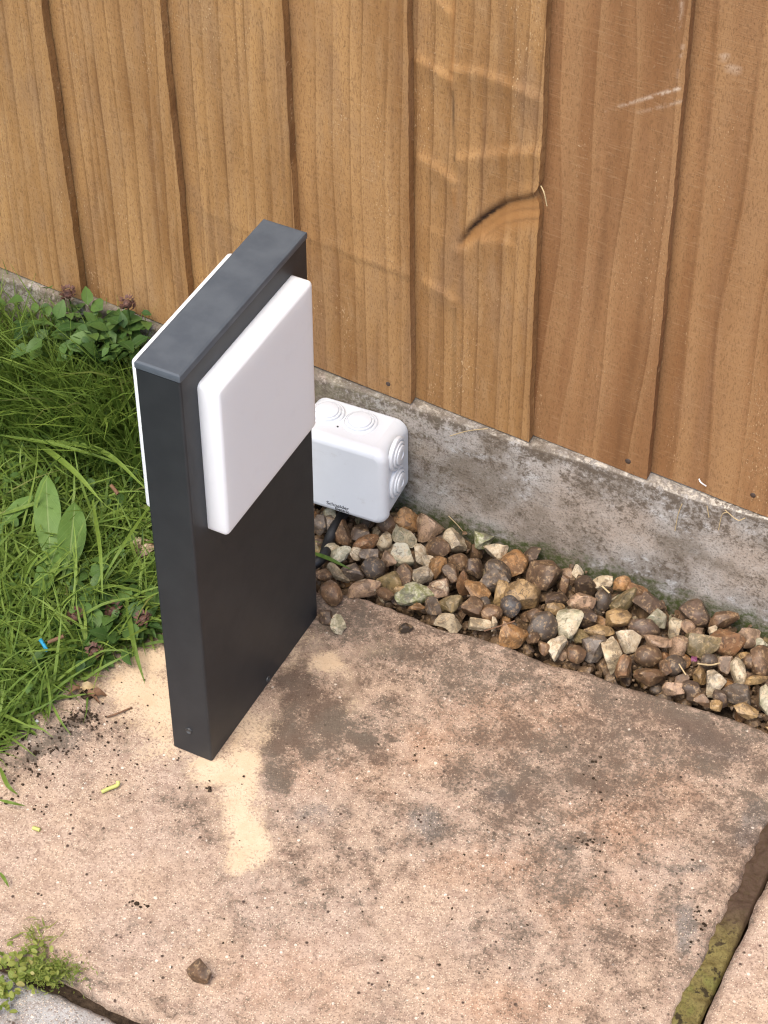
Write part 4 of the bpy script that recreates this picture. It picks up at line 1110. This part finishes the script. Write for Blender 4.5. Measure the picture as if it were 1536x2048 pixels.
# the longest blades, each one traced
LONG = [(190, 745, .05, 300, 752, .045, 395, 760, .045, 15, .75), (60, 880, .03, 200, 900, .05, 300, 985, .045, 12, .8), (56, 872, .02, 140, 935, .045, 205, 1005, .04, 13, .8), (130, 610, .03, 190, 700, .055, 258, 752, .05, 9, .7),
        (0, 870, .03, 130, 893, .05, 295, 945, .04, 8, .7), (70, 650, .03, 85, 720, .06, 92, 790, .045, 8, .7), (180, 590, .05, 250, 610, .06, 300, 620, .055, 7, .75), (58, 490, .10, 95, 545, .08, 180, 610, .04, 5, .85), (250, 1180, .02, 268, 1290, .02, 290, 1368, .004, 10, .45),
        (0, 1030, .02, 60, 1010, .03, 120, 990, .03, 9, .6), (150, 1240, .015, 215, 1205, .03, 310, 1190, .03, 6, .6), (90, 1325, .02, 100, 1400, .02, 97, 1440, .006, 5, .55), (100, 1400, .015, 120, 1440, .012, 142, 1470, .004, 5, .6), (185, 1000, .03, 200, 1100, .05, 205, 1200, .03, 8, .7),
        (300, 1010, .045, 240, 1100, .05, 195, 1180, .02, 7, .55), (0, 1535, .006, 15, 1570, .012, 36, 1590, .004, 8, .6), (0, 1600, .006, 25, 1606, .01, 52, 1612, .004, 6, .6), (0, 1745, .006, 10, 1760, .01, 18, 1775, .004, 6, .6), (0, 690, .02, 60, 640, .06, 95, 600, .05, 7, .5), (20, 560, .04, 60, 620, .06, 110, 640, .04, 6, .4)]
LV_, LF, LT, LU_, LN = [], [], [], [], 0
for (u0, v0, z0, u1, v1, z1, u2, v2, z2, wpx, tint) in LONG + [(622, 1104, .010, 660, 1118, .018, 702, 1139, .014, 9, .25)]:
    P = np.array(spline([onz(u0, v0, z0), onz(u1, v1, z1), onz(u2, v2, z2)], 8))
    t = np.linspace(0, 1, len(P)); T = np.gradient(P, axis=0); T /= np.linalg.norm(T, axis=1)[:, None]
    side = np.cross(T, np.array([.15, -.3, 1.0])); side /= np.linalg.norm(side, axis=1)[:, None]
    W = wpx / 2380 / 2 * np.clip(1.04 - t ** 3, .06, 1) * np.clip(.5 + 2 * t, 0, 1)
    V = np.stack([P - side * W[:, None], P - np.cross(side, T) * (W * .35)[:, None], P + side * W[:, None]], 1).reshape(-1, 3)
    b = np.arange(len(P) - 1) * 3 + LN
    LF.append(np.r_[np.c_[b, b + 1, b + 4, b + 3], np.c_[b + 1, b + 2, b + 5, b + 4]]); LV_.append(V); LN += len(V)
    LT.append(np.full(len(V), tint)); LU_.append(np.tile([-1., 0.2, 1.], len(P)))
me = mesh_np('long_grass', np.vstack(LV_), np.vstack(LF))
attr(me, 'tint', np.concatenate(LT)); attr(me, 'lu', np.concatenate(LU_)); attr(me, 'lv', np.full(LN, .06))
link('long_grass', me, BLADE, kind='stuff')

# yellow-green weed and moss tuft at the lower left joint
tuft = empty('moss_tuft', tuple(onz(75, 1945, 0)), 'yellow green tuft of moss and tiny weeds in the joint beside the grey slab', 'moss')
N = 1500
c = [onz(RNG.normal(96, 30), RNG.normal(1950, 14), 0) for _ in range(N)]
r = np.array(c) - np.array(tuft.location); r[:, 2] = 0
me = blades('moss', r, RNG.uniform(.003, .007, N), RNG.uniform(.0006, .0012, N), RNG.uniform(0, 6.28, N), RNG.uniform(0, .9, N), RNG.uniform(0, .8, N), RNG.uniform(.0, .6, N), 3)
link('moss', me, PALE, tuft, kind='stuff')
pts = np.array([onz(RNG.normal(52, 32), RNG.normal(1935, 20), RNG.uniform(.001, .008)) for _ in range(170)] + [onz(RNG.normal(12, 10), RNG.normal(1990, 16), RNG.uniform(.002, .006)) for _ in range(40)]) - np.array(tuft.location)
link('weed_leaves', scatter_leaves(len(pts), pts, (.0028, .0070), (.0, 1.0)), PALE, tuft, kind='stuff')
N = 60
c = [onz(RNG.normal(70, 14), RNG.normal(1880, 16), 0) for _ in range(N)]
r = np.array(c) - np.array(tuft.location); r[:, 2] = 0
link('weed_stems', blades('weed_stems', r, RNG.uniform(.006, .016, N), RNG.uniform(.0008, .0014, N), RNG.uniform(0, 6.28, N), RNG.uniform(.6, 1.3, N), RNG.uniform(0, .5, N), RNG.uniform(.3, .9, N), 3), PALE, tuft, kind='stuff')

# ------------------------------------------------------------------ litter
def stick(name, pts, r, mat, label, cat, group=None):
    bm = tube(spline(pts, 6), r, 8)
    c = Vector(pts[0])
    for v in bm.verts: v.co -= c
    o = link(name, mesh_bm(name, bm, 60), mat); o.location = c
    tag(o, label, cat, group); return o
stick('cut_stem', [onz(203, 1584, .002), onz(218, 1577, .003), onz(235, 1570, .0035), onz(236, 1562, .005)], .0016, STEM, 'pale green piece of cut stem lying on the slab left of the light', 'stem')
stick('cut_stem', [onz(66, 1655, .0012), onz(80, 1660, .0012)], .0016, STEM, 'tiny stub of green stem near the left edge of the slab', 'stem')
stick('twig', [onz(214, 1434, .001), onz(235, 1427, .0022), onz(264, 1415, .001)], .0008, TWIG, 'thin brown twig on the sandy slab left of the light', 'twig')
stick('straw', [onz(222, 970, .044), onz(236, 988, .040)], .0017, TWIG, 'short reddish brown straw in the grass near the broad leaves', 'straw')
stick('straw', [onz(96, 1285, .022), onz(128, 1272, .026)], .0016, TWIG, 'reddish brown straw lying next to the blue plastic scrap', 'straw')
stick('plastic_scrap', [onz(80, 1279, .026), onz(84, 1284, .024), onz(95, 1302, .018)], .0016, BLUE, 'small bright blue plastic scrap in the grass', 'litter')
stick('straw', [onz(1395, 1327, .018), onz(1420, 1330, .017), onz(1440, 1326, .016)], .0007, STRAW, 'thin pale straw joined to the magenta petal on the gravel', 'straw')
stick('straw', [onz(1204, 1172, .018), onz(1219, 1186, .016)], .0008, STRAW, 'short pale straw on the gravel by the concrete board', 'straw')
stick('straw', [onz(968, 1262, .014), onz(1000, 1252, .016), onz(1030, 1242, .018)], .0007, TWIG, 'thin dark straw lying across the front of the gravel', 'straw')
stick('straw', [onz(1358, 1328, .016), onz(1372, 1350, .015)], .0006, STRAW, 'thin dark grass stalk standing among the right-hand gravel', 'straw')
yb = lambda u, v: ony(u, v, FY0 - .0052 + .0235 * ony(u, v, FY0)[0])
for (pp, lab) in (([(900, 872), (935, 862), (975, 857)], 'pale dry grass stalk lying on the top of the concrete board'), ([(897, 1032), (915, 1050), (930, 1068)], 'brown dry stalk leaning on the concrete board above the gravel'),
                  ([(1437, 1060), (1444, 1030), (1455, 1024)], 'curved pale dry stalk hanging on the right of the concrete board'), ([(1350, 1062), (1356, 1030), (1364, 1008)], 'pale dry stalk hanging from the middle of the concrete board'), ([(1414, 1012), (1418, 1035)], 'short dry stalk under the last nail of the fence'), ([(1450, 1020), (1475, 1040), (1490, 1036)], 'bent dry stalk at the top edge of the concrete board')):
    stick('straw', [yb(*q) for q in pp], .0004, STRAW, lab, 'straw')
stick('fibre', [ony(1082, 372, fy(.16) - .001), ony(1088, 385, fy(.16) - .006), ony(1094, 412, fy(.16) - .006)], .0005, STRAW, 'torn wood fibre sticking out at the split knot', 'wood fibre')
stick('straw', [ony(1398, 958, fy(.28) - .001), ony(1402, 965, fy(.28) - .003), ony(1412, 972, fy(.28) - .001)], .0006, CHIP, 'white curl of fibre stuck on a fence plank above the concrete board', 'fibre')

def crumb_bm(r, rng, n=1):
    bm = bmesh.new(); bmesh.ops.create_icosphere(bm, subdivisions=2, radius=r)
    for v in bm.verts: v.co *= rng.uniform(.6, 1.15)
    for v in bm.verts: v.co.z *= .6
    return bm
# curled dead leaf with soil
rng = random.Random(3)
c = onz(172, 1388, 0)
clod = empty('dead_leaf', tuple(c), 'curled pale dead leaf on a lump of soil beside the grass', 'dead leaf')
for k in range(5):
    a = Vector((rng.uniform(-.006, .006), rng.uniform(-.004, .004), .003)); an = rng.uniform(0, 6.28)
    me = leaf_me('leaf', .012, .008, 1.2, .8, 'ovate', .5, 5, 7, .2)
    o = link('leaf', me, STRAW if k % 2 else TWIG, clod); o.location = a; o.rotation_euler = (rng.uniform(-.5, .8), rng.uniform(-.6, .6), an)
bm = crumb_bm(.0055, rng); o = link('soil_lump', mesh_bm('soil_lump', bm, 30), SOIL, clod); o.location = (.002, -.001, .002)
# soil crumbs
Vs, Fs, nv = [], [], 0
for (u, v, su, sv, n, smax) in ((155, 1448, 34, 14, 90, .0011), (95, 1500, 36, 14, 50, .0010), (120, 1440, 60, 40, 40, .0006), (165, 1432, 14, 8, 40, .0013), (300, 1440, 60, 60, 24, .0009), (250, 1540, 80, 50, 40, .0010), (415, 1578, 3, 3, 3, .0020), (270, 1805, 10, 3, 4, .0020), (290, 1812, 6, 3, 3, .0014), (800, 1500, 40, 12, 6, .0012), (1195, 1560, 14, 34, 16, .0016), (1180, 1690, 28, 8, 24, .0013), (700, 1800, 350, 140, 70, .0009), (1200, 1760, 180, 160, 60, .0010), (1400, 1860, 14, 70, 30, .0014), (60, 1530, 50, 40, 70, .0015)):
    for _ in range(n):
        p = onz(RNG.normal(u, su), RNG.normal(v, sv), 0)
        if not (SX0 < p[0] < SX1 - .004 and SY0 < p[1] < SY1): continue
        V = ICO2_V[:, :] * (1 + .3 * RNG.uniform(-1, 1, (len(ICO2_V), 1))) * RNG.uniform(.0004, smax) * np.array([1, RNG.uniform(.6, 1.2), .55])
        p[2] = .0006
        Vs.append(V + p); Fs.append(ICO2_F + nv); nv += len(V)
link('soil_crumbs', mesh_np('soil_crumbs', np.vstack(Vs), np.vstack(Fs)), SOIL, kind='stuff')
def flake(name, u, v, z, size, mat, label, cat):
    bm = crumb_bm(size, random.Random(int(u))); o = link(name, mesh_bm(name, bm, 30), mat); o.location = onz(u, v, z); tag(o, label, cat)
flake('chip', 73, 1443, .0012, .0022, CHIP, 'tiny white chip on the slab below the grass', 'chip')
flake('petal', 1388, 1318, .016, .0030, MAGENTA, 'crumpled magenta petal lying on the gravel', 'petal')
